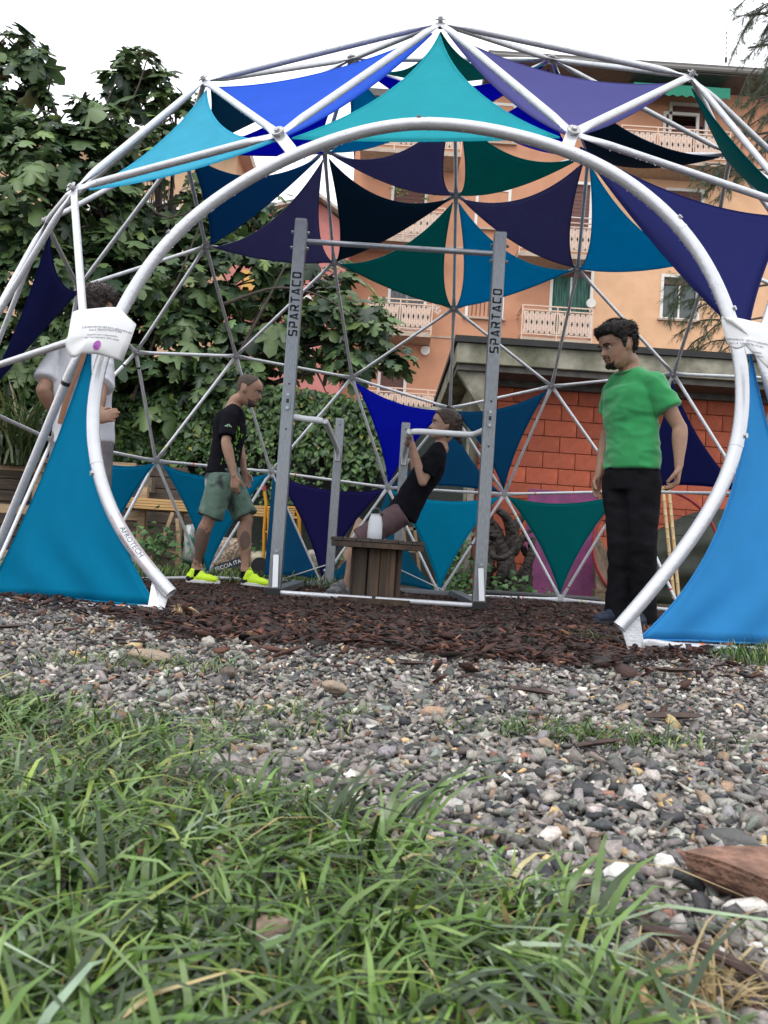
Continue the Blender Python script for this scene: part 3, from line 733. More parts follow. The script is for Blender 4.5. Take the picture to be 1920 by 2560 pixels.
sail((66,65,75),'sky_','big sky blue sail on the ground right of the arch',(.46,.03,.12),drop=.0,inset=.02,folds=.010)

# ------------------------------------------------------------------ the two bent plastic notices
sheet_m = mat('plastic_sheet',(.88,.89,.90),.25,spec=.6,trans=.15)
def notice(px_pts, depth, label, txts, logo, curl):
    """px_pts: outline; each with its own depth offset, so that the sheet bows round the tubes"""
    P=[at(x,y,depth+dz*.3) for x,y,dz in px_pts]; C=sum(P,Vector())/len(P)
    n=len(P); vs=[];fs=[]; K=6
    for k in range(1,K+1):
        for i,p in enumerate(P): vs.append(C.lerp(p,k/K)+Vector((0,-1,0))*curl*(1-(k/K)**2))
    vs.append(C+Vector((0,-1,0))*curl); c_=len(vs)-1
    for i in range(n): fs.append((c_,i,(i+1)%n))
    for k in range(K-1):
        for i in range(n): fs.append((k*n+i,(k+1)*n+i,(k+1)*n+(i+1)%n,k*n+(i+1)%n))
    o=MB().add(vs,fs).build('notice_sheet',sheet_m,None,smooth='all',origin=C)
    sd=o.modifiers.new('t','SOLIDIFY'); sd.thickness=.001; sd.offset=0
    tag(o,label,'notice')
    from mathutils.bvhtree import BVHTree
    bv=BVHTree.FromPolygons(vs,fs)
    def project(me,px,py,tilt,name,m,sk=0):
        o2=at(px,py,depth-.08); r=V_R; u=V_U; ct,st=math.cos(tilt),math.sin(tilt); sc=1.0
        bm=bmesh.new(); bm.from_mesh(me); bmesh.ops.triangulate(bm,faces=bm.faces)
        dead=[]
        for v in bm.verts:
            q=o2+r*(v.co.x*ct-v.co.y*st)+u*(v.co.x*st+v.co.y*ct+sk*v.co.x*v.co.x)
            h=bv.ray_cast(q-Vector((0,.1,0)),Vector((0,1,0)))
            if not h[0]: dead.append(v)
            else: v.co=h[0]+Vector((0,-.0018,0))
        bmesh.ops.delete(bm,geom=dead,context='VERTS')
        bad=[f for f in bm.faces if max(e.calc_length() for e in f.edges)>.03+(.05 if name=='logo' else 0)]
        bmesh.ops.delete(bm,geom=bad,context='FACES')
        bm.to_mesh(me); bm.free(); me.materials.clear(); me.materials.append(m); link_mesh(name,me,o)
    for body,size,px,py,tilt,sk in txts: project(text_mesh(body,size),px,py,tilt,'lettering',mat('notice_ink',(.09,.085,.16),.6),sk)
    if logo:
        b_=MB(); lx,ly,rx,ry,t=logo
        ring=[Vector((math.cos(a)*rx,math.sin(a)*ry,0)) for a in [2*math.pi*k/20 for k in range(20)]]
        b_.add([Vector()]+ring,[(0,1+k,1+(k+1)%20) for k in range(20)])
        project(b_.mesh('logo',fix=False),lx,ly,t,'logo',mat('magenta_mark',(.50,.08,.42),.5,var=.4,vscale=120,col2=(.30,.12,.45)))
    return o
notice([(182,780,.0),(195,775,0),(270,768,-.01),(297,768,-.02),(318,790,-.005),(341,811,.02),(325,857,.02),(307,903,.03),(270,893,0),(243,885,-.02),(205,884,-.03),(198,888,-.02),(186,894,.0),(176,893,.03),(168,880,.05),(164,862,.05),(164,850,.03),(170,840,.02)],2.70,
   'white bent plastic notice tied to the left side of the arch',
   [('È SEVERAMENTE VIETATO ARRAMPICARSI',.0088,252,806,-.09,-1.2),('SULLA TENSOSTRUTTURA',.0088,247,812,-.03,-1.2),('Gestore non è responsabile',.0085,239,824,-.03,-1.2),("per l'uso improprio della stessa",.0085,238,831,-.04,-1.2)],(226,851,.011,.017,-.5),.024)
notice([(1804,790,.02),(1808,794,.0),(1830,793,-.02),(1855,797,-.03),(1880,803,-.03),(1916,811,-.02),(1990,830,.0),(1975,880,0),(1960,935,0),(1919,921,-.02),(1890,891,-.03),(1864,865,-.03),(1850,871,-.01),(1840,873,.0),(1828,869,.03),(1816,853,.04),(1808,828,.04),(1804,808,.03)],2.44,
   'white bent plastic notice tied to the right side of the arch',
   [('È SEVERAMENTE VIETATO ARRAMPICARSI',.0080,1900,838,-.2,0),('SULLA TENSOSTRUTTURA',.0080,1895,846,-.2,0),('Gestore non è responsabile',.0078,1893,862,-.2,0),("per l'uso improprio della stessa",.0078,1893,870,-.2,0)],(1914,892,.010,.013,.3),.014)
# ------------------------------------------------------------------ PULL-UP RIG
galv = mat('galvanised_steel',(.26,.275,.29),.40,metal=.6,var=.16,vscale=7,stretch=(6,6,1.2),bump=.12,bscale=60)
galv_d = mat('galvanised_dark',(.20,.21,.23),.42,metal=.6,var=.2,vscale=7,stretch=(6,6,1.2))
grip_w = mat('white_grip',(.80,.81,.82),.3,spec=.5)
blackp = mat('black_plastic',(.012,.012,.013),.45)
rig = thing('pull_up_rig',(0.0,6.2,0.0),'galvanised outdoor pull-up and dip rig marked SPARTACO','pull-up rig')
FY = 5.62
def col_x(px,py,y): return at(px,py,y).x
xl = col_x(703,1250,FY); xr = col_x(1211,1250,FY)
def upright(x, y, z0, z1, name='upright', w=.084, d=.075):
    o = MB().box((x-w/2,y-d/2,z0),(x+w/2,y+d/2,z1)).build(name, galv, rig, bevel=.006)
    MB().box((x-w/2+.004,y-d/2+.004,z1),(x+w/2-.004,y+d/2-.004,z1+.006)).build('end_cap', mat('grey_cap',(.10,.10,.11),.5), o, bevel=.002)
    return o
zt_l = at(752,543,FY).z; zt_r = at(1243,592,FY).z; zt=(zt_l+zt_r)/2
ups = [upright(xl,FY,.05,zt), upright(xr,FY,.05,zt)]
print('RIG x', xl, xr, 'top', zt_l, zt_r)
# stroke lettering, straight segments with chamfered corners as on the posts
GL = {'S':[[(1,1),(.12,1),(0,.9),(0,.62),(.1,.54),(.9,.46),(1,.38),(1,.1),(.88,0),(0,0)]],
 'P':[[(0,0),(0,.62)],[(0,1),(.85,1),(1,.88),(1,.5),(.85,.38),(.2,.38)]],'A':[[(0,0),(.42,.95),(.58,.95),(1,0)],[(.42,.18),(1,.18)]],
 'R':[[(0,0),(0,.62)],[(0,1),(.85,1),(1,.88),(1,.54),(.85,.42),(.2,.42)],[(.55,.42),(1,0)]],'T':[[(0,1),(1,1)],[(.5,1),(.5,0)]],
 'C':[[(1,1),(.14,1),(0,.86),(0,.14),(.14,0),(1,0)]],'O':[[(.14,0),(.86,0),(1,.14),(1,.86),(.86,1),(.14,1),(0,.86),(0,.14),(.14,0)]]}
def word(body, o, ux, uy, h, adv, th, nrm, parent, m, name='lettering'):
    b_=MB(); x=0
    for ch in body:
        if ch in GL:
            for pl in GL[ch]:
                pp=[o+ux*((x+p[0]*.62)*h)+uy*(p[1]*h) for p in pl]
                for a,b in zip(pp[:-1],pp[1:]):
                    d=(b-a).normalized(); b_.bar(a-d*th*.4,b+d*th*.4,th,.0016,nrm)
        x+=adv
    return b_.build(name,m,parent)
letter_m = mat('black_lettering',(.012,.012,.014),.5)
for u,(x,pb) in zip(ups,((xl,(731,838)),(xr,(1228,880)))):
    zb = at(pb[0],pb[1],FY-.04).z; hgt=.052; L_=.46
    word('SPARTACO', Vector((x+hgt/2,FY-.0383,zb)), Vector((0,0,1)), Vector((-1,0,0)), hgt, (L_/8)/hgt, .0112, Vector((0,-1,0)), u, letter_m)
# top bar with flanges
zb_l, zb_r = at(775,598,FY).z, at(1222,640,FY).z; zb=(zb_l+zb_r)/2
bar_o = MB().tube([(xl+.04,FY,zb),(xr-.04,FY,zb)],.019,16).build('pull_up_bar', mat('bar_steel',(.42,.43,.45),.35,metal=.6,var=.1,vscale=10), rig, smooth=True)
for x,sg in ((xl,1),(xr,-1)):
    MB().box((x+sg*.042-.004,FY-.032,zb-.075),(x+sg*.042+.004,FY+.032,zb+.075)).build('flange', galv, bar_o)
    for dz in (-.055,.055):
        for s2 in (1,-1): MB().disc((x+s2*.052,FY-.012,zb+dz),(1,0,0),.011,.022,6).build('bolt', steel, bar_o)
# slotted plates on the uprights
for u,(x,cy,) in zip(ups,((xl,1003),(xr,1046))):
    zc = at(720 if x<0 else 1215,cy,FY-.04).z; w=.02; 
    pl=[]; 
    for k in range(9): a=math.pi*k/8; pl.append(Vector((x+math.cos(a)*w,FY-.0385,zc+.045+math.sin(a)*w)))
    for k in range(9): a=math.pi+math.pi*k/8; pl.append(Vector((x+math.cos(a)*w,FY-.0385,zc-.045+math.sin(a)*w)))
    p_=MB().poly(pl,(0,-.006,0)).build('fixing_plate', galv, u)
    for dz in (-.045,.045): MB().disc((x,FY-.048,zc+dz),(0,1,0),.010,.008,8).build('bolt', steel, p_)
    MB().box((x-.009,FY-.0462,zc-.012),(x+.009,FY-.0448,zc+.016)).build('slot', blackp, p_)
    for dz in (-.19,.12): MB().disc((x+.002,FY-.0383,zc+dz),(0,1,0),.0075,.0015,12).build('hole', blackp, u)
# base: side beams with black end caps, rear cross bar, braces
RY = 7.42
for x,sg in ((xl,-1),(xr,1)):
    MB().box((x-.045,FY-.10,.012),(x+.045,RY+.03,.062)).build('base_beam', galv_d, rig, bevel=.004)
    MB().box((x-.048,FY-.125,.010),(x+.048,FY-.10,.066)).build('beam_cap', blackp, rig, bevel=.004)
    b_=MB(); b_.bar((x+.012,FY-.088,.07),(x-.002,FY-.045,.285),.036,.005,(0,-1,0)); 
    br=b_.build('brace', mat('bright_zinc',(.62,.63,.65),.3,metal=.4), rig)
    MB().disc((x,FY-.042,.31),(0,1,0),.026,.006,18).add([],[]).build('brace_plate', galv, br); MB().disc((x,FY-.048,.31),(0,1,0),.010,.010,6).build('bolt', steel, br)
MB().box((xl+.046,RY-.03,.012),(xr-.046,RY+.03,.052)).build('rear_beam', galv_d, rig, bevel=.004)
MB().tube([(xl+.05,FY-.075,.035),(xr-.05,FY-.075,.035)],.017,14).build('front_pipe', tube_w, rig, smooth=True)
MB().tube([((xl+xr)/2-.03,FY-.075,.035),((xl+xr)/2-.005,FY-.075,.035)],.0185,14).build('tape_band', tape['black'], rig, smooth=True)
# rear dip posts and white handles
xa = at(846,1120,RY).x; xb = at(1009,1150,RY).x; zr = (at(849,1046,RY).z+at(1012,1060,RY).z)/2
ZH = 1.235
for x,xf,sg in ((xa,xl,1),(xb,xr,-1)):
    p_=upright(x,RY,.05,zr,'dip_post',.078,.07)
    for dz in (-.06,-.36): MB().disc((x,RY-.0358,zr+dz),(0,1,0),.0075,.0015,12).build('hole', blackp, p_)
    MB().disc((x,RY-.04,ZH-.06),(0,1,0),.03,.01,18).build('fixing_plate', galv, p_); 
    ly=FY+(.08 if sg>0 else .30)
    P=[Vector((xf+sg*.02,FY+.03,ZH)),Vector((xf+sg*.07,ly-.04,ZH)),Vector((xf+sg*.12,ly,ZH)),Vector((x-sg*.12,ly,ZH)),Vector((x-sg*.05,ly+.015,ZH)),Vector((x-sg*.012,ly+.06,ZH)),Vector((x,ly+.14,ZH)),Vector((x,RY-.22,ZH)),Vector((x,RY-.12,ZH-.005)),Vector((x,RY-.065,ZH-.03)),Vector((x,RY-.04,ZH-.08))]
    MB().tube(resample(P,46),.0215,14).build('dip_handle', grip_w, rig, smooth=True)
    MB().disc((x-.03,RY+.0,.16),(1,0,0),.02,.05,8).build('bolt', steel, p_)
    MB().tube([(x-sg*.04,RY-.03,.21),(x-sg*.42,RY-.02,.06)],.006,8).build('tie_rod', steel, rig, smooth=True)
# ------------------------------------------------------------------ CABLE SPOOL with the bottle
sp = at(935,1497,5.74); sp.z=.0
spool = thing('cable_spool',(sp.x,sp.y,0),'weathered wooden cable spool used as a table in the rig','cable spool')
wood_d = mat('weathered_wood',(.075,.052,.036),.75,var=.35,vscale=9,stretch=(1,1,.12),col2=(.16,.10,.06),bump=.5,bscale=50)
wood_t = mat('weathered_top',(.055,.044,.035),.7,var=.35,vscale=12,stretch=(.15,1,1),col2=(.10,.075,.055),bump=.5,bscale=60)
RS=.325; zt_=at(935,1362,5.86-.2).z; zt_=.435
for k in range(7):       # top boards
    x0=-RS+k*(2*RS/7)+.002; x1=-RS+(k+1)*(2*RS/7)-.002
    for layer,(za,zc_,mm) in enumerate(((zt_-.024,zt_,wood_t),)):
        pts=[]
        for t in np.linspace(x0,x1,6): pts.append(Vector((sp.x+t,sp.y-math.sqrt(max(0,RS*RS-t*t)),za)))
        for t in np.linspace(x1,x0,6): pts.append(Vector((sp.x+t,sp.y+math.sqrt(max(0,RS*RS-t*t)),za)))
        MB().poly(pts,(0,0,zc_-za-.003*(k%2))).build('top_board',mm,spool)
MB().tube([(sp.x,sp.y,zt_-.062),(sp.x,sp.y,zt_-.028)],RS-.004,40).build('lower_disc',wood_d,spool,smooth=True)
MB().tube([(sp.x,sp.y,.004),(sp.x,sp.y,.04)],RS-.004,40).build('bottom_disc',wood_d,spool,smooth=True)
RC=.165
MB().tube([(sp.x,sp.y,.04),(sp.x,sp.y,zt_-.062)],RC-.012,24).build('core',mat('dark_core',(.02,.015,.012),.9),spool)
for k in range(15):
    a=2*math.pi*k/15+.1*math.sin(k*2.3); M_=Matrix.Translation((sp.x+math.cos(a)*RC,sp.y+math.sin(a)*RC,0))@Matrix.Rotation(a,4,'Z')
    MB().box((-.012,-.0366,.041),(.004+.002*(k%3),.0366,zt_-.063),M_).build('stave',wood_d,spool,bevel=.003)
for k in range(9):
    a=k*.7; MB().disc((sp.x+math.cos(a)*.24,sp.y+math.sin(a)*.24,zt_+.001),(0,0,1),.006,.003,8).build('nail_head',steel,spool)
bp = at(936,1345,5.62); bz=zt_
bot = thing('drinking_bottle',(bp.x,bp.y,bz),'white insulated bottle with a loop handle on the cable spool','bottle')
prof=[(.046,0),(.050,.006),(.050,.05),(.048,.11),(.041,.145),(.037,.158)]
MB().tube([(bp.x,bp.y,bz+z) for r,z in prof],[r for r,z in prof],24).build('body',mat('bottle_white',(.60,.62,.65),.35),bot,smooth=True)
MB().tube([(bp.x,bp.y,bz+.159),(bp.x,bp.y,bz+.17)],[.037,.035],24).build('lid',mat('bottle_lid',(.42,.43,.46),.4),bot,smooth=True)
MB().tube([(bp.x+math.cos(a)*.034,bp.y,bz+.165+math.sin(a)*.045) for a in np.linspace(0,math.pi,12)],.0035,8).build('loop_handle',mat('bottle_loop',(.10,.11,.12),.4,metal=.5),bot,smooth=True)
MB().disc((bp.x+.038,bp.y-.01,bz+.172),(1,0,0.3),.011,.02,10).build('spout',blackp,bot,smooth=True)

# each board of the spool has its own tone
for m_ in (wood_d, wood_t):
    nt=m_.node_tree; oi=nt.nodes.new('ShaderNodeObjectInfo'); bb=nt.nodes['Principled BSDF']; src=bb.inputs['Base Color'].links[0].from_socket
    mr=nt.nodes.new('ShaderNodeMapRange'); mr.inputs['To Min'].default_value=.38; mr.inputs['To Max'].default_value=.9; vm=nt.nodes.new('ShaderNodeVectorMath'); vm.operation='SCALE'
    nt.links.new(oi.outputs['Random'],mr.inputs[0]); nt.links.new(src,vm.inputs[0]); nt.links.new(mr.outputs[0],vm.inputs['Scale']); nt.links.new(vm.outputs[0],bb.inputs['Base Color'])
# ------------------------------------------------------------------ APARTMENT BUILDINGS
BY = 28.0
plaster_o = mat('orange_plaster',(.54,.262,.155),.85,var=.08,vscale=.7,col2=(.48,.23,.135),bump=.15,bscale=30)
plaster_lit = mat('orange_plaster_lit',(.68,.41,.245),.85,var=.08,vscale=.7,col2=(.62,.365,.21),bump=.15,bscale=30)  # orange plaster in a paler tone, stronger daylight put into its colour
plaster_k = mat('pink_plaster',(.46,.17,.15),.85,var=.08,vscale=1.2,bump=.15,bscale=30)
plaster_b = mat('beige_plaster',(.50,.33,.20),.85,var=.08,vscale=1.2,bump=.15,bscale=30)
winw = mat('white_frame',(.68,.66,.62),.5); glass = mat('window_glass',(.03,.045,.045),.12,spec=.8)
shut = mat('brown_shutter',(.13,.05,.04),.6); railm = mat('balcony_rail',(.62,.44,.34),.5); slabm = mat('slab_concrete',(.42,.33,.26),.8,var=.15,vscale=3)
panelm = mat('railing_panel',(.56,.44,.36),.6,var=.05,vscale=4); curt = mat('net_curtain',(.62,.62,.60),.8,var=.1,vscale=6,stretch=(6,1,.3)); teal_c = mat('green_curtain',(.05,.17,.13),.8,var=.4,vscale=5,stretch=(8,1,.3),col2=(.012,.03,.028))
def slotted():
    m=panelm; nt=m.node_tree; n=nt.nodes; L=nt.links; b=n['Principled BSDF']
    src=b.inputs['Base Color'].links[0].from_socket
    tc=n.new('ShaderNodeTexCoord'); w=n.new('ShaderNodeTexWave'); w.wave_type='BANDS'; w.bands_direction='Z'; w.inputs['Scale'].default_value=5.2
    r=n.new('ShaderNodeMapRange'); r.inputs['From Min'].default_value=.45; r.inputs['From Max'].default_value=.55; r.inputs['To Min'].default_value=.72; r.inputs['To Max'].default_value=1
    vm=n.new('ShaderNodeVectorMath'); vm.operation='SCALE'
    L.new(tc.outputs['Object'],w.inputs['Vector']); L.new(w.outputs[1],r.inputs[0]); L.new(src,vm.inputs[0]); L.new(r.outputs[0],vm.inputs['Scale']); L.new(vm.outputs[0],b.inputs['Base Color'])
slotted()
def rect(x0,y0,x1,y1,y=BY):
    c=at((x0+x1)/2,(y0+y1)/2,y); k=y/FPX; w=(x1-x0)*k; h=(y1-y0)*k
    return (c.x-w/2,c.x+w/2,c.z-h/2,c.z+h/2)
def facade(x0,x1,z0,z1,y,holes,thick,m,parent,name='wall'):
    xs=sorted({x0,x1,*[h for r in holes for h in r[:2] if x0<h<x1]}); zs=sorted({z0,z1,*[h for r in holes for h in r[2:4] if z0<h<z1]}); b_=MB()
    for a,b in zip(xs[:-1],xs[1:]):
        for c_,d_ in zip(zs[:-1],zs[1:]):
            mx_,mz=(a+b)/2,(c_+d_)/2
            if any(r[0]<mx_<r[1] and r[2]<mz<r[3] for r in holes): continue
            b_.add([(a,y,c_),(b,y,c_),(b,y,d_),(a,y,d_)],[(0,1,2,3)])
    for r in holes:
        a,b,c_,d_=r[:4]; y2=y+thick
        b_.add([(a,y,c_),(b,y,c_),(b,y,d_),(a,y,d_),(a,y2,c_),(b,y2,c_),(b,y2,d_),(a,y2,d_)],[(0,1,5,4),(1,2,6,5),(2,3,7,6),(3,0,4,7)])
    b_.add([(x0,y,z0),(x0,y,z1),(x0,y+9,z1),(x0,y+9,z0),(x1,y,z0),(x1,y,z1),(x1,y+9,z1),(x1,y+9,z0)],[(0,1,2,3),(4,7,6,5),(1,5,6,2)])
    return b_.build(name,m,parent,fix=False)
def window(r,parent,y=BY,shutter=.3,kind='glass',sill=True,label=None):
    a,b,c_,d_=r[:4]; f=.07; yy=y+.10
    F=MB().box((a-.03,y-.025,c_-.02),(a+f,yy+.04,d_+.03)).box((b-f,y-.025,c_-.02),(b+.03,yy+.04,d_+.03)).box((a+f,y-.025,d_-f),(b-f,yy+.04,d_+.03)).box((a+f,yy-.02,c_),(b-f,yy+.04,c_+f)).box(((a+b)/2-.03,yy-.02,c_+f),((a+b)/2+.03,yy+.02,d_-f)).build('window',winw,parent)
    if label: F['label']=label
    MB().add([(a,yy+.03,c_),(b,yy+.03,c_),(b,yy+.03,d_),(a,yy+.03,d_)],[(0,1,2,3)]).build('pane',glass,F,fix=False)
    if shutter>0:
        zs=d_-(d_-c_)*shutter; S=MB(); n=max(3,int((d_-zs)/.07)); dz=(d_-f-zs)/n
        for k in range(n): S.box((a+f,yy-.045-.008*(k%2),zs+k*dz+.006),(b-f,yy-.03,zs+(k+1)*dz))
        S.build('shutter',shut,F)
    if kind in('curtain','green'):
        C_=MB(); n=18
        vs=[(a+f+(b-a-2*f)*k/n,yy-.012-.012*math.sin(k*1.9),z_) for z_ in (c_+f,d_-f) for k in range(n+1)]
        C_.add(vs,[(k,k+1,n+2+k,n+1+k) for k in range(n)]).build('curtain',curt if kind=='curtain' else teal_c,F,fix=False)
    if kind=='bars':
        G_=MB()
        for k in range(9): x=a+f+(b-a-2*f)*k/8; G_.box((x-.012,y-.02,c_+.05),(x+.012,y-.0,d_-.05))
        G_.build('window_bars',mat('iron_bars',(.05,.04,.04),.6),F)
    if sill: MB().box((a-.1,y-.12,c_-.09),(b+.1,y-.002,c_-.022)).build('sill',slabm,F)
    return F
def balcony(px0,px1,py_slab,parent,py_c=None,dep=1.15,label=None,ry=1.05):
    zc=at((px0+px1)/2,py_slab,BY-dep).z; x0=at(px0,py_slab,BY-dep).x; x1=at(px1,py_slab,BY-dep).x; y0=BY-dep
    S=MB().box((x0,y0,zc-.16),(x1,BY-.003,zc)).build('balcony',slabm,parent)
    if label: S['label']=label
    R=MB(); zt=zc+ry
    for z_ in (zt,zt-.14,zc+.10): R.box((x0,y0-.0,z_-.02),(x1,y0+.04,z_+.02))
    for z_ in (zt,zt-.14,zc+.10):
        for x in (x0,x1-.04): R.box((x+.001,y0+.041,z_-.02),(x+.039,BY-.01,z_+.02))
    n=max(2,round((x1-x0)/1.25)); w=(x1-x0-.04)/n
    for k in range(n+1): x=x0+k*w; R.box((x,y0-.012,zc-.10),(x+.04,y0-.001,zt))
    R.build('railing',railm,S)
    P=MB(); Z=MB()
    for k in range(n):
        a=x0+k*w+.07; b=x0+(k+1)*w-.03; c_=zc+.14; d_=zt-.19
        P.box((a,y0+.012,c_),(b,y0+.024,d_)); m_=3; ww=(b-a)/m_
        for j in range(m_):
            xa=a+j*ww; xc=xa+ww/2; xb=xa+ww
            for p,q in (((xa,c_),(xc,d_)),((xc,d_),(xb,c_)),((xa,d_),(xc,c_)),((xc,c_),(xb,d_))):
                Z.bar((p[0],y0+.008,p[1]),(q[0],y0+.008,q[1]),.055,.006,(0,1,0))
    P.build('railing_panel',panelm,S); Z.build('lattice',railm,S)
    return S
def px_floor_rect(x0,x1,zf,h,y=BY):
    a=at(x0,900,y).x; b=at(x1,900,y).x; return (a,b,zf,zf+h)
bl=thing('apartment_building',(6,28,0),'orange five storey apartment block with lattice balconies','apartment building')
wA=rect(1189,471,1275,573); wB=rect(1166,690,1259,795); wC=rect(1652,688,1748,800)
dz=3.05
D=rect(1374,668,1480,846); E_=rect(1400,452,1478,634); F_=rect(1657,280,1745,404); G=rect(977,452,1066,594); G2=rect(970,680,1065,826); G3=rect(944,912,1013,1040)
up=lambda r,k:(r[0],r[1],r[2]+k*dz,r[3]+k*dz)
holes=[wA,wB,up(wB,-1),up(wA,1),wC,up(wC,1),up(wC,-1),D,E_,F_,G,G2,G3,up(wC,2)]
xL=at(880,500,BY).x; xM=at(1243,240,BY).x; xP=at(1480,700,BY).x; xR=at(2900,700,BY).x
zTl=at(1000,262,BY).z; zT=at(1640,225,BY).z; zB=at(1600,408,BY).z
facade(xL,xM,-.5,zTl,BY,[h for h in holes if h[1]<xM],.12,plaster_o,bl)
hh=[h for h in holes if h[0]>xM]
facade(xM,xP,-.5,zT,BY,[h for h in hh if h[1]<xP+.05],.12,plaster_o,bl)
facade(xP,xR,-.5,zB,BY,[h for h in hh if h[0]>xP and h[3]<zB],.12,plaster_lit,bl)  # lower right facade painted paler for the light falling on it
facade(xP,xR,zB,zT,BY,[h for h in hh if h[0]>xP and h[2]>=zB-.3],.12,plaster_o,bl)
roofm=mat('roof_edge',(.10,.095,.09),.7,var=.2,vscale=2)
rf=MB().box((xM-.5,BY-1.1,zT),(xR,BY+9.5,zT+.34)).build('roof',roofm,bl)
MB().tube([(xM-.5,BY-1.16,zT+.12),(xR,BY-1.16,zT+.12)],.09,8).build('gutter',mat('gutter',(.16,.15,.14),.6),rf)
MB().box((xL-.3,BY-.5,zTl),(xM-.51,BY+9.4,zTl+.25)).build('roof',roofm,bl)
for w,(sh,k) in zip(holes,((.22,'curtain'),(0,'bars'),(.5,'glass'),(.4,'glass'),(.2,'glass'),(.8,'glass'),(.3,'glass'),(.12,'green'),(.62,'glass'),(.97,'glass'),(.62,'glass'),(.3,'bars'),(.95,'glass'),(.5,'glass'))):
    big=(w[3]-w[2])>1.7; window(w,bl,shutter=sh,kind=k,sill=not big)
lamp=MB().ball((wB[0]+.55*(wB[1]-wB[0]),BY+.09,wB[2]+.42),.15,.03,.17,14).build('lit_lamp',mat('lamp_glow',(1,.6,.3),.5,emit=(1,.55,.22,3.0)),bl)
balcony(1301,1480,846,bl); balcony(1296,1482,632,bl); balcony(1549,1825,398,bl); balcony(905,1110,592,bl); balcony(915,1079,826,bl); balcony(900,1150,1052,bl); balcony(900,1154,372,bl)
# ledge, string courses, round vents, meter pipe
MB().box((at(1560,410,BY).x,BY-.35,zB-.22),(xR,BY-.004,zB-.05)).build('ledge',slabm,bl)
for zz in (at(1150,846,BY).z,at(1150,620,BY).z): MB().box((xL,BY-.03,zz-.03),(xM,BY-.001,zz+.03)).build('string_course',slabm,bl)
for p in ((1063,878),(1476,760)): q=at(*p,BY); MB().disc((q.x,BY-.06,q.z),(0,1,0),.16,.12,18).build('round_vent',winw,bl,smooth=True)
# green awning with scalloped edge
aw=rect(1560,222,1800,262); A_=MB(); x0,x1=aw[0],aw[1]; n=22
vs=[];N2=22
for k in range(N2+1):
    x=x0+(x1-x0)*k/N2; vs+=[(x,BY-.05,aw[3]+.1),(x,BY-1.0,aw[2]+.1),(x,BY-1.02,aw[2]-.22),(x,BY-1.02,aw[2]-.32+(.07 if k%2 else 0))]
A_.add(vs,[(4*k+j,4*k+4+j,4*k+5+j,4*k+1+j) for k in range(N2) for j in range(3)]).build('awning',mat('green_awning',(.0,.17,.10),.7,var=.1,vscale=4),bl,fix=False)
# small furniture on balconies
for px,py,w_,h_,m_ in ((998,478,.5,.55,mat('balcony_plant',(.10,.17,.03),.7,var=.3,vscale=8)),(1075,490,.45,.55,MATS['balcony_plant']),(1085,775,.25,.2,winw)):
    q=at(px,py,BY-.6); b_=MB()
    for k in range(60):
        c_=q+Vector((random.gauss(0,w_*.4),random.gauss(0,.15),random.gauss(0,h_*.35))); a=random.random()*6; s_=.07
        b_.add([c_,c_+Vector((math.cos(a)*s_,math.sin(a)*s_,s_*.6)),c_+Vector((-math.sin(a)*s_,.03,s_))],[(0,1,2)])
    b_.build('balcony_plant' if m_ is not winw else 'flower_pot',m_,bl,fix=False)
q=rect(934,440,946,484); MB().box((q[0],BY-1.12,q[2]),(q[1],BY-1.08,q[3])).build('green_drape',mat('green_drape',(.0,.25,.13),.8),bl)
q=at(1405,520,BY-1.2); MB().tube([q,q+Vector((0,-.1,.5)),q+Vector((.7,-.1,.55)),q+Vector((.7,0,0))],.025,6).build('drying_rack',mat('rack_dark',(.06,.04,.035),.6),bl)
q=at(1455,545,BY-1.25); MB().tube([q+Vector((-.35,0,0)),q,q+Vector((.4,0,0))],.02,6).tube([q+Vector((0,0,0)),q+Vector((0,0,-.45))],.02,6).build('laundry_arm',winw,bl)

b2=thing('pink_house',(-3,26.3,0),'pink plastered house end with a pitched roof beyond the fig tree','house')
x0=at(560,700,26.3).x; x1=at(866,700,26.3).x; zz=at(800,566,26.3).z
whs=[rect(690,660,720,720,26.3),rect(742,740,775,800,26.3),rect(742,860,775,930,26.3)]
facade(x0,x1,-.5,zz,26.3,whs,.12,plaster_k,b2)
for w in whs: window(w,b2,26.3,.4)
ax=at(800,540,26.3).x; MB().poly([(x0,26.3,zz),(x1,26.3,zz),(ax,26.3,zz+.75)],(0,1.6,0)).build('gable',plaster_k,b2)
b_=MB(); b_.bar((ax-.02,25.95,zz+.86),(x1+.35,25.95,zz-.03),.02,.12,(0,1,0)); b_.poly([(ax,25.9,zz+.8),(x1+.4,25.9,zz-.1),(x1+.4,25.9,zz+.0),(ax,25.9,zz+.92)],(0,2.2,0)); b_.poly([(ax,25.9,zz+.8),(x0-.3,25.9,zz-.1),(x0-.3,25.9,zz+.0),(ax,25.9,zz+.92)],(0,2.2,0)); b_.build('roof',mat('pale_roof',(.45,.40,.36),.8,var=.2,vscale=4),b2)
q=rect(610,690,700,740,25.7); MB().box((q[0],25.2,q[2]),(q[1],26.29,q[3])).build('balcony_wall',mat('yellow_plaster',(.55,.32,.09),.85),b2)

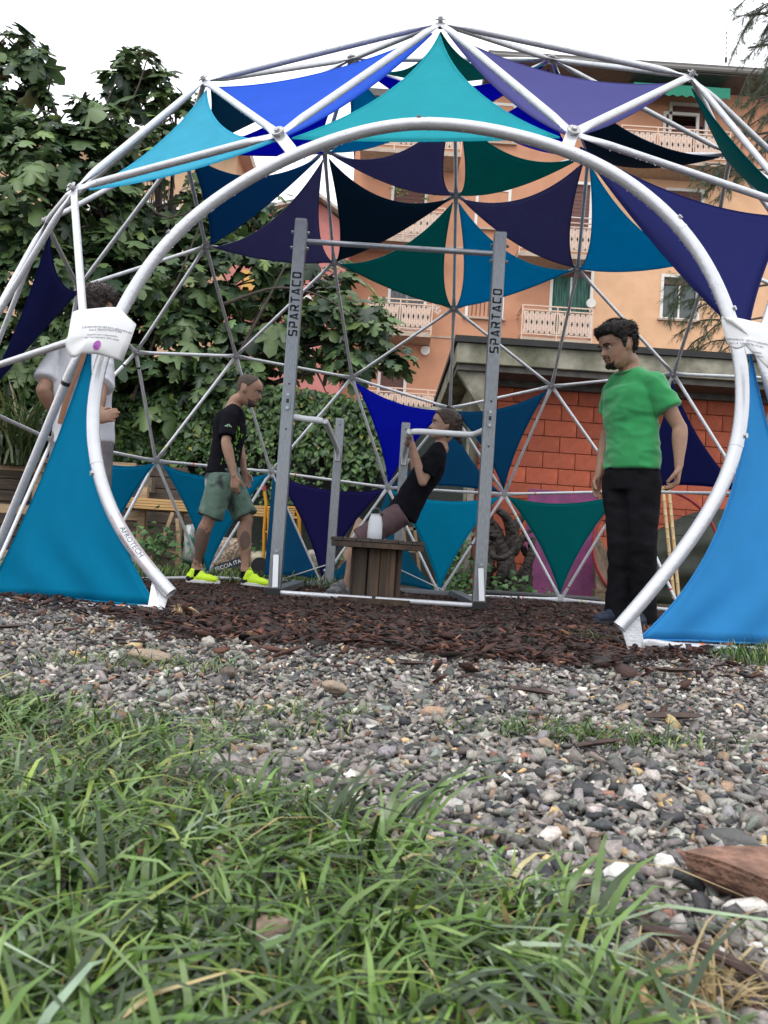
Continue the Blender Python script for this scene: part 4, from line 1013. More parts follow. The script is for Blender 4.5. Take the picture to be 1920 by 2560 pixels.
b3=thing('apartment_building',(-9,30,0),'beige and orange apartment block hidden behind the fig tree','apartment building')
x0=at(-700,500,30).x; x1=at(585,500,30).x; zz=at(200,352,30).z
whs=[(x0+2.5+i*3.3,x0+3.7+i*3.3,2.2+j*3.05,3.7+j*3.05) for i in range(5) for j in range(4)]
facade(x0,x1,-.5,zz,30,whs,.12,plaster_b,b3)
for w in whs: window(w,b3,30,random.choice((.3,.6,.9)))
MB().box((x0,29.4,zz),(x1+.4,39,zz+.3)).build('roof',mat('pale_parapet',(.48,.42,.36),.8,var=.1,vscale=2),b3)
q=at(370,545,29.9); MB().box((q.x-1.0,28.9,q.z-.1),(q.x+1.0,29.99,q.z)).build('balcony',slabm,b3)
b_=MB(); 
for k in range(16): b_.box((q.x-1+k*.13,28.9,q.z),(q.x-.97+k*.13,28.93,q.z+.95))
b_.box((q.x-1,28.89,q.z+.95),(q.x+1,28.94,q.z+1)).build('railing',mat('iron_bars',(.05,.04,.04),.6),b3)

# ------------------------------------------------------------------ GARAGE of red blocks with a concrete slab roof
GY=10.2
ga=thing('block_garage',(3.5,GY,0),'low red block garage with a mossy concrete roof slab','garage')
redb=mat('red_block',(.42,.095,.042),.8,var=.25,vscale=3,col2=(.31,.07,.036),bump=.8,bscale=70)
nt=redb.node_tree; oi=nt.nodes.new('ShaderNodeObjectInfo'); bb=nt.nodes['Principled BSDF']; src=bb.inputs['Base Color'].links[0].from_socket
mr=nt.nodes.new('ShaderNodeMapRange'); mr.inputs['To Min'].default_value=.82; mr.inputs['To Max'].default_value=1.15; vm=nt.nodes.new('ShaderNodeVectorMath'); vm.operation='SCALE'
nt.links.new(oi.outputs['Random'],mr.inputs[0]); nt.links.new(src,vm.inputs[0]); nt.links.new(mr.outputs[0],vm.inputs['Scale']); nt.links.new(vm.outputs[0],bb.inputs['Base Color'])
conc=mat('mossy_concrete',(.28,.265,.21),.9,var=.35,vscale=2.2,col2=(.13,.13,.085),bump=.6,bscale=30,detail=8)
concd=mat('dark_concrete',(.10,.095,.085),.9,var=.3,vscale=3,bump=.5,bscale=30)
gx0=at(1191,1200,GY).x; gx1=8.6; zs=2.60
zf=at(1247,849,9.6).z; xf=at(1144,850,9.6).x
MB().box((gx0+.008,GY+.012,-.06),(gx1,GY+3.4,zs)).build('mortar_wall',mat('red_mortar',(.30,.080,.048),.9,var=.2,vscale=12,bump=.5,bscale=60),ga)
bw,bh,j=.40,.20,.008
def block_mesh(w):
    bm=bmesh.new(); bmesh.ops.create_cube(bm,size=1)
    for v in bm.verts: v.co.x*=w-j; v.co.y*=.05; v.co.z*=bh-j
    bmesh.ops.bevel(bm,geom=list(bm.edges),offset=.004,segments=1,affect='EDGES')
    me=bpy.data.meshes.new('block'); bm.to_mesh(me); bm.free(); me.materials.append(redb); return me
bm1=block_mesh(bw); bm2=block_mesh(bw/2)
cnt=0
for r in range(13):
    z=-.06+bh*(r+.5); off=(r%2)*bw/2; x=gx0
    if off: 
        o=bpy.data.objects.new('block',bm2); COL.objects.link(o); o.parent=ga; o.location=Vector((x+bw/4,GY+.004,z))-ORG[ga.name]; x+=bw/2
    while x<gx1-bw and x<6.9:
        o=bpy.data.objects.new('block',bm1); COL.objects.link(o); o.parent=ga
        o.location=Vector((x+bw/2,GY+.004+random.uniform(-.004,.003),z))-ORG[ga.name]; x+=bw; cnt+=1
sl_=MB().box((xf,9.6,zf-.30),(gx1,GY+3.6,zf-.06)).build('roof_slab',conc,ga,bevel=.01)
MB().box((xf-.03,9.56,zf-.06),(gx1,GY+3.6,zf+.015)).build('roof_felt',mat('roof_felt',(.022,.022,.022),.8,var=.2,vscale=5),ga)
MB().box((xf+.02,9.66,zf-.37),(gx1,GY-.03,zf-.301)).build('soffit',concd,ga)
MB().box((gx0-.02,GY-.12,zs-.09),(gx1,GY-.03,zs+.0)).build('wall_beam',concd,ga)
MB().poly([(xf+.03,9.72,zf-.37),(gx0+.0,9.72,zf-.37),(gx0+.0,9.72,zf-.9)],(0,.12,0)).build('bracket',conc,ga)
MB().box((gx0-.12,GY+.05,-.06),(gx0+.007,GY+3.4,zs)).build('side_wall',conc,ga)

# ------------------------------------------------------------------ GARDEN WALL with netting and ivy
gw=thing('garden_wall',(-3,9.8,0),'garden wall draped with dark netting behind the dome','wall')
net=mat('dark_netting',(.016,.022,.019),.9,var=.5,vscale=40,col2=(.03,.038,.03),bump=.8,bscale=120)
MB().box((-8.5,9.75,-.06),(gx0-.16,9.95,2.06)).build('wall_body',conc,gw)
b_=MB(); n=60; vs=[]
for i in range(n+1):
    x=-8.4+(gx0-.2+8.4)*i/n
    for z_ in (-.05,.7,1.4,2.0): vs.append((x,9.70+.03*math.sin(x*5+z_*2)+.02*math.sin(x*13),z_))
b_.add(vs,[(4*i+k,4*i+4+k,4*i+5+k,4*i+1+k) for i in range(n) for k in range(3)]).build('netting',net,gw,smooth='all',fix=False)
for i in range(18):
    x=-8.5+i*.55
    if x+.54<gx0-.1: MB().box((x,9.68,2.06),(x+.54,10.02,2.115)).build('coping_stone',conc,gw,bevel=.006)
post=MB().box((at(1163,1300,9.5).x,9.45,-.06),(at(1180,1300,9.5).x,9.55,at(1170,1218,9.5).z)).build('concrete_post',mat('pale_post',(.22,.20,.17),.85,var=.3,vscale=7),None); tag(post,'pale concrete fence post beside the driftwood stump','post')

# leaves
def leaf_outline():
    h=[(0,0),(.20,-.10),(.40,-.02),(.50,.20),(.30,.30),(.60,.62),(.50,.70),(.24,.58),(.22,.92),(0,1.12)]
    pts=h+[(-x,y) for x,y in h[::-1][1:-1]]
    return pts
LO=leaf_outline(); fig_v=np.array([(0,.42,.05)]+[(x,y,-.16*abs(x)-.10*max(0,y-.5)) for x,y in LO]); fig_v[:,1]-=0.0
fig_f=np.array([(0,1+i,1+(i+1)%len(LO)) for i in range(len(LO))])
ivy_v=np.array([(0,.4,.06),(0,0,0),(.35,-.12,-.05),(.52,.15,-.08),(.30,.6,-.05),(0,1.0,-.1),(-.30,.6,-.05),(-.52,.15,-.08),(-.35,-.12,-.05)]); ivy_f=np.array([(0,1+i,1+(i+1)%8) for i in range(8)])
def frames(nrm, tipdir):
    z=nrm/np.linalg.norm(nrm,axis=1)[:,None]; y=tipdir-(tipdir*z).sum(1)[:,None]*z; y/=np.linalg.norm(y,axis=1)[:,None]+1e-9; x=np.cross(y,z)
    return np.stack([x,y,z],2)
def leaf_cloud(pos,nrm,tip,size,bv,bf,cols,curl=.3):
    n=len(pos);k=len(bv); v=np.repeat(bv[None],n,0).copy()
    v[:,:,2]*=rng.uniform(.3,2.2,(n,1)); v[:,:,0]*=rng.uniform(.8,1.15,(n,1))
    v=v*size[:,None,None]; v=np.einsum('nij,nkj->nki',frames(nrm,tip),v)+pos[:,None,:]
    F=bf[None]+(np.arange(n)*k)[:,None,None]
    return v.reshape(-1,3),F.reshape(-1,3),np.repeat(cols,k,0)
leafm=mat('fig_leaf',(.05,.10,.03),.42,attr='tint',var=.15,vscale=14,trans=.22,spec=.45)
FIG=[(.064,.112,.038,5),(.100,.158,.055,4),(.030,.062,.028,4),(.13,.20,.08,2),(.20,.28,.09,.6),(.016,.036,.018,2.6)]
def clump_leaves(cl,n,size,dens=.6):
    """cl: list of (center, radius) ; leaves gather near the surface, hanging and facing outwards"""
    R3=np.array([c[1]**2 for c in cl]); idx=rng.choice(len(cl),n,p=R3/R3.sum())
    C=np.array([tuple(c[0]) for c in cl])[idx]; R=np.array([c[1] for c in cl])[idx]
    d=rng.normal(0,1,(n,3)); d/=np.linalg.norm(d,axis=1)[:,None]; r=R*rng.uniform(.25,1,n)**.5*np.where(rng.random(n)<.14,1.28,1)
    # knots: leaves bunch at twig ends
    K=16; kd=rng.normal(0,1,(len(cl),K,3)); kd/=np.linalg.norm(kd,axis=2)[:,:,None]; kk=kd[idx,rng.integers(0,K,n)]
    d2=d*.42+kk*.85; d2/=np.linalg.norm(d2,axis=1)[:,None]
    pos=C+d2*r[:,None]*np.array([1.15,.9,.95])
    nrm=d2*.7+np.array([0,-.35,.75])+rng.normal(0,.45,(n,3)); tip=np.array([0,0,-1.])+d2*.5+rng.normal(0,.5,(n,3))
    s=size*rng.lognormal(-.03,.36,n)
    return pos,nrm,tip,s
def tree_branches(b_,root,cl,r0,tw=5):
    for c,R in cl:
        c=Vector(c); mid=root.lerp(c,.5)+Vector((random.uniform(-.3,.3),.1,random.uniform(.0,.4)))
        P=resample([root,mid,c],9); b_.tube(P,[r0*(1-.75*i/8)*min(1,R/.5+.4) for i in range(9)],7)
        for _ in range(tw):
            d=Vector((random.gauss(0,1),random.gauss(0,.7),random.gauss(.2,.8))).normalized()*R*random.uniform(.7,1.25)
            s_=mid.lerp(c,random.uniform(.5,1)); b_.tube(resample([s_,s_+d*.5+Vector((0,0,.05*R)),s_+d],5),[.016,.013,.010,.007,.004],5)
fclump=[(45,110,55,9.2),(85,150,48,9.2),(15,215,55,9.4),(100,215,32,9.3),(350,165,52,9.6),(305,215,52,9.6),(415,215,42,9.6),(240,290,58,9.2),(90,375,92,9.0),(330,340,100,9.6),(440,290,60,9.8),(200,400,100,9.0),
 (45,290,28,9.2),(60,510,130,9.0),(230,520,130,9.4),(390,500,120,9.8),(520,540,105,10.2),(90,700,130,9.2),(280,700,130,9.4),(450,710,130,9.8),(600,690,110,10),(690,640,75,10),(690,540,55,10.2),(770,730,80,9.9),(840,790,75,9.7),(930,830,60,9.6),(990,900,45,9.5),(840,680,45,10),(650,830,110,9.8),(740,860,80,9.7),(450,880,120,9.6),(250,880,120,9.3),(60,880,120,9.2),(370,980,100,9.5),(520,980,100,9.6),(640,960,75,9.6),(880,900,60,9.6),(160,1000,110,9.2),(20,1010,90,9.3),(940,770,35,9.8),(-60,300,110,9.2),(-80,600,140,9.2),(-80,850,140,9.2),(-60,120,50,9.4)]
cl=[(at(x,y,d),r*d/FPX) for x,y,r,d in fclump]
fig=thing('fig_tree',(at(300,1400,9.9).x,10.1,0),'large fig tree with lobed leaves overhanging the left of the dome','tree')
N=8300; pos,nrm,tip,s_=clump_leaves(cl,N,.145)
depthf=np.clip((np.array([c[0].y for c in cl]).mean()+.2-pos[:,1])/.9+.5,0,1)
cols=pick(FIG,N,.2)
near=np.argsort(-(s_/pos[:,1])*(1-.0*depthf)+ (pos[:,1]>9.3)*1.0)[:300]
rest=np.ones(N,bool); rest[near]=False
V,F,C=leaf_cloud(pos[rest],nrm[rest],tip[rest],s_[rest],fig_v,fig_f,cols[rest])
o=link_mesh('foliage',fast_mesh('foliage',V,F,C,leafm),fig); o['kind']='stuff'
lv=[]
for k in range(6):
    v=fig_v.copy(); v[:,2]*=(.4+.35*k); lv.append(fast_mesh('leaf',v,fig_f,np.tile(pick(FIG[:4],1,.1),(len(v),1)),leafm))
FR=frames(nrm[near],tip[near])
for k,i in enumerate(near):
    o=bpy.data.objects.new('leaf',lv[k%6]); COL.objects.link(o); o.parent=fig
    M3=Matrix(FR[k].tolist()).to_4x4(); s3=float(s_[i]); M3=M3@Matrix.Scale(s3,4); M3.translation=Vector(pos[i].tolist())-ORG[fig.name]; o.matrix_local=M3
barkm=mat('tree_bark',(.055,.042,.034),.85,var=.3,vscale=9,bump=.6,bscale=30)
root=Vector((at(300,1400,9.9).x,10.1,1.5)); b_=MB(); b_.tube([(root.x+.1,10.1,-.06),(root.x,10.1,.7),root],[.2,.16,.14],12); b_.build('trunk',barkm,fig,smooth=True)
b_=MB(); tree_branches(b_,root,cl,.06,6); 
for P in ([(0,330),(60,250),(70,180),(60,100)],[(0,340),(90,290),(120,230),(130,160)],[(120,420),(250,330),(330,250),(370,140)],[(280,420),(280,330),(262,280),(290,200)],[(120,560),(300,470),(420,545),(560,480)],[(560,760),(690,720),(800,740),(900,800)],[(330,1000),(420,760),(500,560),(520,470)],[(600,880),(700,690),(760,560),(760,540)]):
    q=[at(x,y,9.3) for x,y in P]; b_.tube(resample(q,14),[.022-.0012*i for i in range(14)],6)
b_.build('branches',barkm,fig,smooth=True)
# ivy
ivy=thing('ivy',(-2.5,9.6,1.6),'ivy spilling over the netted garden wall behind the dome','ivy')
n=6500; u=rng.random(n); px=rng.uniform(235,985,n)
top=np.interp(px,[235,400,560,700,850,985],[985,985,975,960,985,1000]); bot=np.interp(px,[235,330,420,520,600,700,790,850,900,985],[1170,1180,1160,1150,1110,1105,1150,1180,1215,1150])+18*np.sin(px*.06)+14*np.sin(px*.17)
py=top+(bot-top)*u**.9; dd=9.52-.16*rng.random(n)
P=np.array([tuple(at(a,b,c_)) for a,b,c_ in zip(px,py,dd)])
nr=np.array([0,-1,.5])+rng.normal(0,.4,(n,3)); tp=np.array([0,-.2,-1])+rng.normal(0,.35,(n,3))
V,F,C=leaf_cloud(P,nr,tp,.058*rng.lognormal(0,.3,n),ivy_v,ivy_f,pick([(.045,.095,.025,5),(.07,.14,.035,4),(.028,.06,.02,3),(.11,.18,.045,1.5),(.25,.24,.05,.25)],n,.2))
o=link_mesh('foliage',fast_mesh('foliage',V,F,C,leafm),ivy); o['kind']='stuff'
b_=MB()
for k in range(34):
    x=random.uniform(250,980); y0=random.uniform(1080,1180); q=[at(x,1010,9.5),at(x+random.uniform(-15,15),y0*.5+540,9.48),at(x+random.uniform(-25,25),y0+random.uniform(0,90),9.46)]
    b_.tube(resample(q,8),.004,4)
b_.build('vines',mat('vine',(.06,.07,.03),.8),ivy)
# hanging tendrils with leaves
n=700; k=rng.integers(0,16,n); cx=np.array([460,560,625,680,760,800,835,865,900,740,610,655,500,720,400,930])[k]; py=rng.uniform(1090,1270,n); px=cx+rng.normal(0,6,n)
P=np.array([tuple(at(a,b,9.42)) for a,b in zip(px,py)])
V,F,C=leaf_cloud(P,np.array([0,-1,.4])+rng.normal(0,.4,(n,3)),np.array([0,-.2,-1])+rng.normal(0,.4,(n,3)),.042*rng.lognormal(0,.3,n),ivy_v,ivy_f,pick([(.05,.10,.03,5),(.08,.15,.04,3)],n,.2))
o=link_mesh('tendrils',fast_mesh('tendrils',V,F,C,leafm),ivy); o['kind']='stuff'
# dark shrubs filling under the fig, on the wall top
sh=thing('shrub',(at(150,1100,9.3).x,9.4,0),'dense dark shrub at the left below the fig tree','shrub')
cl2=[(at(x,y,9.55),r*9.55/FPX) for x,y,r in ((40,1090,90),(170,1080,90),(260,1060,60),(330,1090,50),(-80,1100,100))]
pos,nrm,tip,s_=clump_leaves(cl2,1800,.10); V,F,C=leaf_cloud(pos,nrm,tip,s_,ivy_v,ivy_f,pick(FIG,1800,.2)); o=link_mesh('foliage',fast_mesh('foliage',V,F,C,leafm),sh); o['kind']='stuff'
# strap-leaved plant at the left edge
yu=thing('strap_leaf_plant',(at(30,1150,8.7).x,8.7,.9),'strap-leaved plant with long arching yellow-green leaves at left edge','plant')
n=230; q=at(40,1130,8.7); x=q.x+rng.normal(0,.16,n); y=8.7+rng.normal(0,.1,n)
V,F,C=blades(x,y,np.full(n,q.z-.15),rng.uniform(.6,1.25,n),np.full(n,.028),abs(rng.normal(.9,.4,n)),rng.uniform(0,6.28,n),pick([(.10,.14,.05,3),(.05,.09,.03,3),(.24,.22,.10,1)],n,.15),6)
V[:,2]=np.where(V[:,2]>q.z+.55,V[:,2]-.0,V[:,2])
o=link_mesh('leaf_tuft',fast_mesh('leaf_tuft',V,F,C,grass_m,True),yu); o['kind']='stuff'

# ------------------------------------------------------------------ CONIFER on the right
co_=thing('conifer',(at(1900,900,13).x,13.2,0),'drooping long-needled conifer at the right edge beyond the garage','conifer tree')
sprays=[]
def sp_(x,y,x2,y2,d=12.6,w=1.0): sprays.append((at(x,y,d),at(x2,y2,d+random.uniform(-.3,.3)),w))
for a in ((1960,10,1880,30),(1960,60,1850,40),(1950,20,1905,90),(1960,100,1860,150),(1960,130,1905,190),(1970,160,1890,230),(1950,0,1860,75),(1960,-30,1840,20),(1960,200,1870,255),(1970,240,1850,300),(1975,260,1890,330),(1990,290,1830,345),(1960,300,1900,390),(1990,330,1870,410),(1900,30,1835,130),(1890,170,1845,250),(1960,60,1915,160),(1970,-20,1925,60),(1990,60,1900,110),(1990,180,1925,280),(1900,250,1860,340),(1930,330,1850,430),
   (1850,420,1740,440),(1850,430,1730,425),(1830,440,1765,480),(1860,440,1800,490),(1850,425,1770,455),(1880,420,1820,470),(1860,430,1745,462),
   (1800,700,1700,690),(1800,720,1680,700),(1790,760,1690,760),(1800,800,1700,830),(1820,700,1740,750),(1830,740,1760,830),(1820,800,1740,870),(1830,850,1720,890),(1840,700,1800,800),(1850,800,1790,900),(1760,680,1690,760),(1740,700,1670,740),(1800,760,1710,800),(1840,860,1770,930),(1870,720,1800,740),(1870,820,1830,920),(1710,720,1675,800),(1760,840,1700,900),(1780,690,1745,700)): sp_(*a)
nb=[];nf=[];nc=[];k0=0; tw=MB()
for a,b,w in sprays:
    d=b-a; L=d.length; m=a.lerp(b,.5)+Vector((0,0,L*.14)); P=resample([a,m,b],10); tw.tube(P,[.016-.0012*i for i in range(10)],5)
    tw_=[]
    for i in range(2,10):
        for sd in (-1,1):
            q=P[i]; e=(d.normalized()*.5+Vector((0,sd*.5,-.35))+Vector((random.gauss(0,.25),random.gauss(0,.25),random.gauss(0,.2)))).normalized()*random.uniform(.10,.24)
            tw_.append((q,q+e))
    tw_.append((P[6],P[9]))
    for q,e in tw_:
        n=34; t=rng.random(n)**.8; base=np.array(q)[None]+(np.array(e)-np.array(q))[None]*t[:,None]
        dr_=np.array((e-q).normalized())[None]*.75+rng.normal(0,.42,(n,3))+np.array([0,0,-.28]); dr_/=np.linalg.norm(dr_,axis=1)[:,None]
        Ln=rng.uniform(.07,.14,n)[:,None]; sdv=np.cross(dr_,rng.normal(0,1,(n,3))); sdv/=np.linalg.norm(sdv,axis=1)[:,None]
        vv=np.stack([base-sdv*.0024,base+sdv*.0024,base+dr_*Ln],1).reshape(-1,3); nb.append(vv); nf.append(np.arange(n*3).reshape(-1,3)+k0); k0+=n*3
        nc.append(np.repeat(pick([(.045,.075,.04,4),(.075,.11,.05,3),(.12,.15,.06,1),(.025,.045,.025,2)],n,.2),3,0))
o=link_mesh('needles',fast_mesh('needles',np.concatenate(nb),np.concatenate(nf),np.concatenate(nc),leafm),co_); o['kind']='stuff'
tw.tube([(at(1990,900,13.3).x,13.3,-.06),(at(1985,600,13.3).x,13.3,5),(at(1975,200,13.3).x,13.2,8),(at(1975,-60,13.3).x,13.2,9.6)],[.16,.13,.09,.05],10)
for y in (40,120,250,340,430,720,800,870): tw.tube([(at(1985,y,13.3).x,13.3,at(1985,y-20,13.3).z),at(1870,y,12.7)],[.035,.014],6)
tw.build('trunk',barkm,co_,smooth=True)
q0=at(1817,20,12.2); q1=at(1815,145,12.2); b_=MB().tube([q0,q1],.004,5); b_.disc(q1-Vector((0,0,.03)),(0,0,1),.02,.07,8)
for k in range(5): b_.ball(q0.lerp(q1,.5+k*.1),.012,n=6)
tag(b_.build('hanging_ornament',blackp,None,origin=q0),'thin string with a small ornament hanging from the conifer','ornament')
# ------------------------------------------------------------------ YARD CLUTTER behind the dome
pale=mat('pale_timber',(.42,.29,.165),.7,var=.22,vscale=5,stretch=(.3,3,3),col2=(.30,.20,.12),bump=.3,bscale=50)
yel=mat('yellow_timber',(.50,.30,.12),.65,var=.2,vscale=5,stretch=(.2,3,3),bump=.3,bscale=50)
oldw=mat('old_timber',(.10,.072,.05),.85,var=.35,vscale=6,stretch=(.3,3,3),col2=(.055,.042,.034),bump=.5,bscale=50)
def X(px,y,py=1300): return at(px,py,y).x
def Z(px,py,y): return at(px,py,y).z
Y0=8.75
sf=thing('timber_rack',(X(180,Y0),Y0,0),'rough timber rack with rails and posts at the left behind the dome','rack')
def rail(px0,px1,py0,py1,y,m,name='rail',par=None,d=.04):
    a=at(px0,(py0+py1)/2,y); b=at(px1,(py0+py1)/2+ (px1-px0)*.0661,y); h=(py1-py0)*y/FPX
    return MB().box((a.x,y-d/2,(a.z+b.z)/2-h/2),(b.x,y+d/2,(a.z+b.z)/2+h/2)).build(name,m,par or sf,bevel=.003)
def leg(px,py0,y,m,w=.07,par=None,name='post'):
    x=X(px,y); return MB().box((x-w/2,y+.045-w/2,float(gz(x,y))-.02),(x+w/2,y+.045+w/2,Z(px,py0,y))).build(name,m,par or sf,bevel=.003)
rail(-60,128,1133,1148,Y0,pale); rail(-60,118,1151,1170,Y0,pale); rail(150,340,1146,1160,Y0,pale); rail(-60,76,1255,1278,Y0,pale); rail(316,345,1280,1300,Y0,pale); rail(-60,26,1370,1390,Y0,pale)
leg(84,1165,Y0,pale,.085); leg(352,1217,Y0-.1,pale,.08); leg(-40,1135,Y0,pale); leg(238,1155,Y0,pale); leg(300,1290,Y0,pale,.05)
rail(300,380,1385,1402,Y0,pale); 
# board fence of old planks behind the rack
bf=thing('plank_screen',(X(330,9.2),9.2,0),'screen of old dark horizontal boards behind the timber rack','board screen')
for k in range(9):
    z=.02+k*.128; x1=X(470+random.randint(-15,15),9.2); x0=X(-200,9.2)
    xm=x0+(x1-x0)*random.uniform(.4,.6)
    for a,b in ((x0,xm-.006),(xm+.006,x1)): MB().box((a,9.2+.012*random.random(),z),(b,9.235,z+.118)).build('board',oldw,bf,bevel=.003)
for px in (20,230,385): x=X(px,9.2); MB().box((x-.05,9.24,0),(x+.05,9.32,1.2)).build('post',oldw,bf)
q=at(373,1200,9.05); tag(MB().box((q.x-.07,8.98,q.z-.14),(q.x+.05,9.12,q.z+.02)).box((q.x-.045,8.97,q.z-.12),(q.x+.03,8.979,q.z-.06)).build('wooden_box',mat('grey_box_wood',(.17,.135,.10),.8,var=.3,vscale=9),None,bevel=.004,origin=(q.x,9.05,q.z-.14)),'small grey wooden nest box on the board screen','box')
# plank stack resting on the rack
ps=thing('plank_stack',(X(500,Y0-.15),Y0-.15,Z(400,1265,Y0)),'stack of fresh yellow planks lying across the rack','plank stack')
z0=Z(400,1276,Y0-.2)
for k in range(4):
    for l in range(3):
        a=X(312+random.randint(0,10),Y0); b=X(760-random.randint(0,18),Y0)
        MB().box((a,Y0-.36+l*.105,z0+k*.028),(b,Y0-.262+l*.105,z0+k*.028+.024)).build('plank',yel,ps,bevel=.002)
for px in (450,600,745): leg(px,1282,Y0-.22,pale,.05)
for i,(a,b,y,lab) in enumerate((((392,1392),(432,1281),8.35,'slim stick leaning up to the planks, left of two'),((451,1410),(443,1296),8.35,'upright stake under the planks by the blue sail'))):
    tag(MB().bar(at(*a,y),at(*b,y),.035,.025,(0,1,0)).build('wooden_stake',pale,None,origin=at(*a,y)),lab,'stake')
tag(MB().bar(at(404,1372,8.4),at(452,1385,8.4),.02,.02,(0,1,0)).build('twig_rail',pale,None,origin=at(404,1372,8.4)),'thin wooden twig lying between two stakes','stick')
# yellow trolley
yt=mat('yellow_paint',(.60,.27,.012),.45,var=.1,vscale=9); ty=8.15
tr=thing('yellow_trolley',(X(690,ty),ty,0),'yellow tubular steel trolley standing behind the left upright','trolley')
def tb(P,r=.015): return MB().tube([at(x,y,d) for x,y,d in P],r,8).build('tube',yt,tr,smooth=True)
tb([(659,1410,ty),(660,1330,ty),(665,1255,ty),(661,1229,ty)]); tb([(670,1400,ty),(671,1268,ty)],.012); tb([(669,1269,ty),(738,1269,ty)],.011)
tb([(738,1269,ty),(746,1290,ty),(748,1330,ty)],.012); tb([(749,1290,ty),(751,1345,ty)],.010); tb([(706,1427,ty),(735,1428,ty)],.014); tb([(660,1330,ty),(671,1330,ty)],.008)
q=at(661,1226,ty); MB().tube([q,q+Vector((-.004,0,.045))],.019,10).build('handle_grip',mat('red_grip',(.35,.02,.03),.5),tr,smooth=True)
q=at(651,1415,ty-.02); MB().disc((q.x,ty-.05,q.z),(0,1,0),.085,.05,20).build('wheel',blackp,tr,smooth=True)
# sacks
def sack(px0,py0,px1,py1,y,m,lab,band=None):
    c=at((px0+px1)/2,(py0+py1)/2,y); w=(px1-px0)*y/FPX/2; h=(py1-py0)*y/FPX/2
    bm=bmesh.new(); bmesh.ops.create_cube(bm,size=2); bmesh.ops.subdivide_edges(bm,edges=bm.edges,cuts=7,use_grid_fill=True)
    for v in bm.verts:
        p=v.co; b_=(1-abs(p.x)**4*.5)*(1-abs(p.z)**4*.5)
        v.co=Vector((p.x*w*(1-.05*p.z**2),p.y*.10*b_,p.z*h))+Vector((noise.noise(p*2.2+c),noise.noise(p*2.2-c),noise.noise(p*2+Vector((5,5,5))+c)))*.022
    me=bpy.data.meshes.new('sack'); bm.to_mesh(me); bm.free(); me.polygons.foreach_set('use_smooth',[True]*len(me.polygons)); me.materials.append(m)
    o=bpy.data.objects.new('sack',me); COL.objects.link(o); o.location=c; ORG[o.name]=c.copy(); return tag(o,lab,'sack')
litter=mat('bark_print',(.20,.12,.075),.45,attr=None,col2=(.42,.36,.28),vscale=38,var=.5,ramp=(.45,.6)); 
bag=sack(520,1345,604,1428,8.2,litter,'bark sack with navy band reading CORTECCIA ITALIA behind the walking man')
navyb=mat('navy_band',(.012,.016,.04),.45)
q0=at(526,1418,8.08); q1=at(602,1392,8.08); q2=at(603,1414,8.08); q3=at(528,1436,8.08)
MB().poly([q0,q1,q2,q3],(0,.006,0)).build('band',navyb,bag)
me=text_mesh('CORTECCIA ITALIA',.052); ang=math.atan2((q1-q0).z,(q1-q0).x); me.transform(Matrix.Translation((q0+q1+q2+q3)/4+Vector((0,-.004,0)))@Matrix.Rotation(-ang,4,'Y')@Matrix.Rotation(R_(90),4,'X')); me.materials.append(mat('white_print',(.8,.8,.8),.5)); link_mesh('lettering',me,bag)
sack(462,1312,486,1410,8.45,mat('white_green_bag',(.42,.46,.44),.4,col2=(.05,.25,.18),vscale=9,var=.2,ramp=(.5,.56)),'white and green sack standing by the foot of the blue sail')
sack(626,1380,668,1432,8.35,mat('cream_bag',(.42,.38,.26),.5,var=.2,vscale=9),'cream sack on the grass behind the left upright')
sack(770,1376,793,1428,8.3,mat('cream_bag2',(.34,.33,.27),.5,var=.4,vscale=16),'pale sack between the slim denim and indigo sails')
bk=at(651,1430,8.05); 
# leaning boards and easel near the spool
tag(MB().poly([at(838,1436,8.35),at(862,1434,8.35),at(905,1300,8.5),at(894,1290,8.5)],(0,.03,0)).build('leaning_board',mat('tan_board',(.33,.22,.15),.75,var=.2,vscale=7),None,origin=at(850,1436,8.35)),'tan board leaning behind the left rear dip post','board')
ez=thing('timber_easel',(X(1030,8.5),8.5,0),'light wooden frame leaning behind the spool by the girl','wooden frame')
for a,b in (((1008,1318),(1022,1432)),((1036,1316),(1050,1440)),((1010,1322),(1040,1322)),((1016,1376),(1046,1378))):
    MB().bar(at(*a,8.5),at(*b,8.5),.03,.022,(0,1,0)).build('batten',pale,ez)
# driftwood stump
stp=thing('driftwood_stump',(X(1275,8.9),8.9,0),'dark gnarled uprooted stump with twisted roots before the red wall','stump')
dw=mat('driftwood',(.012,.009,.008),.8,var=.5,vscale=9,col2=(.034,.026,.021),bump=1,bscale=40,detail=8)
b_=MB()
def rt(P,r):
    q=resample([at(x,y,8.9+d) for x,y,d in P],14); q=[p+Vector((noise.noise(p*9),noise.noise(p*9+Vector((3,0,0))),noise.noise(p*9+Vector((0,4,0)))))*.02 for p in q]
    b_.pill(q,[r[0]+(r[1]-r[0])*i/13 for i in range(14)],9)
rt([(1270,1480,0),(1268,1430,0),(1262,1390,0),(1250,1360,0)],(.12,.08)); rt([(1262,1390,0),(1245,1330,0),(1225,1300,0),(1222,1285,0)],(.075,.03)); rt([(1280,1360,0),(1278,1320,-.05),(1262,1290,-.1),(1248,1277,-.1)],(.075,.035))
rt([(1280,1340,0),(1292,1310,0),(1300,1300,0),(1316,1285,0)],(.07,.02)); rt([(1285,1380,0),(1300,1350,0),(1316,1330,0),(1334,1318,0)],(.05,.012)); rt([(1230,1340,0),(1212,1320,0),(1200,1310,0),(1190,1312,0)],(.06,.02))
rt([(1228,1385,-.2),(1240,1395,-.25),(1262,1394,-.25),(1285,1372,-.22),(1292,1350,-.2)],(.028,.022)); rt([(1240,1470,-.1),(1250,1440,-.15),(1260,1420,-.1),(1270,1400,0)],(.05,.05)); rt([(1300,1480,0),(1310,1440,0),(1325,1390,0),(1330,1350,.1)],(.06,.035))
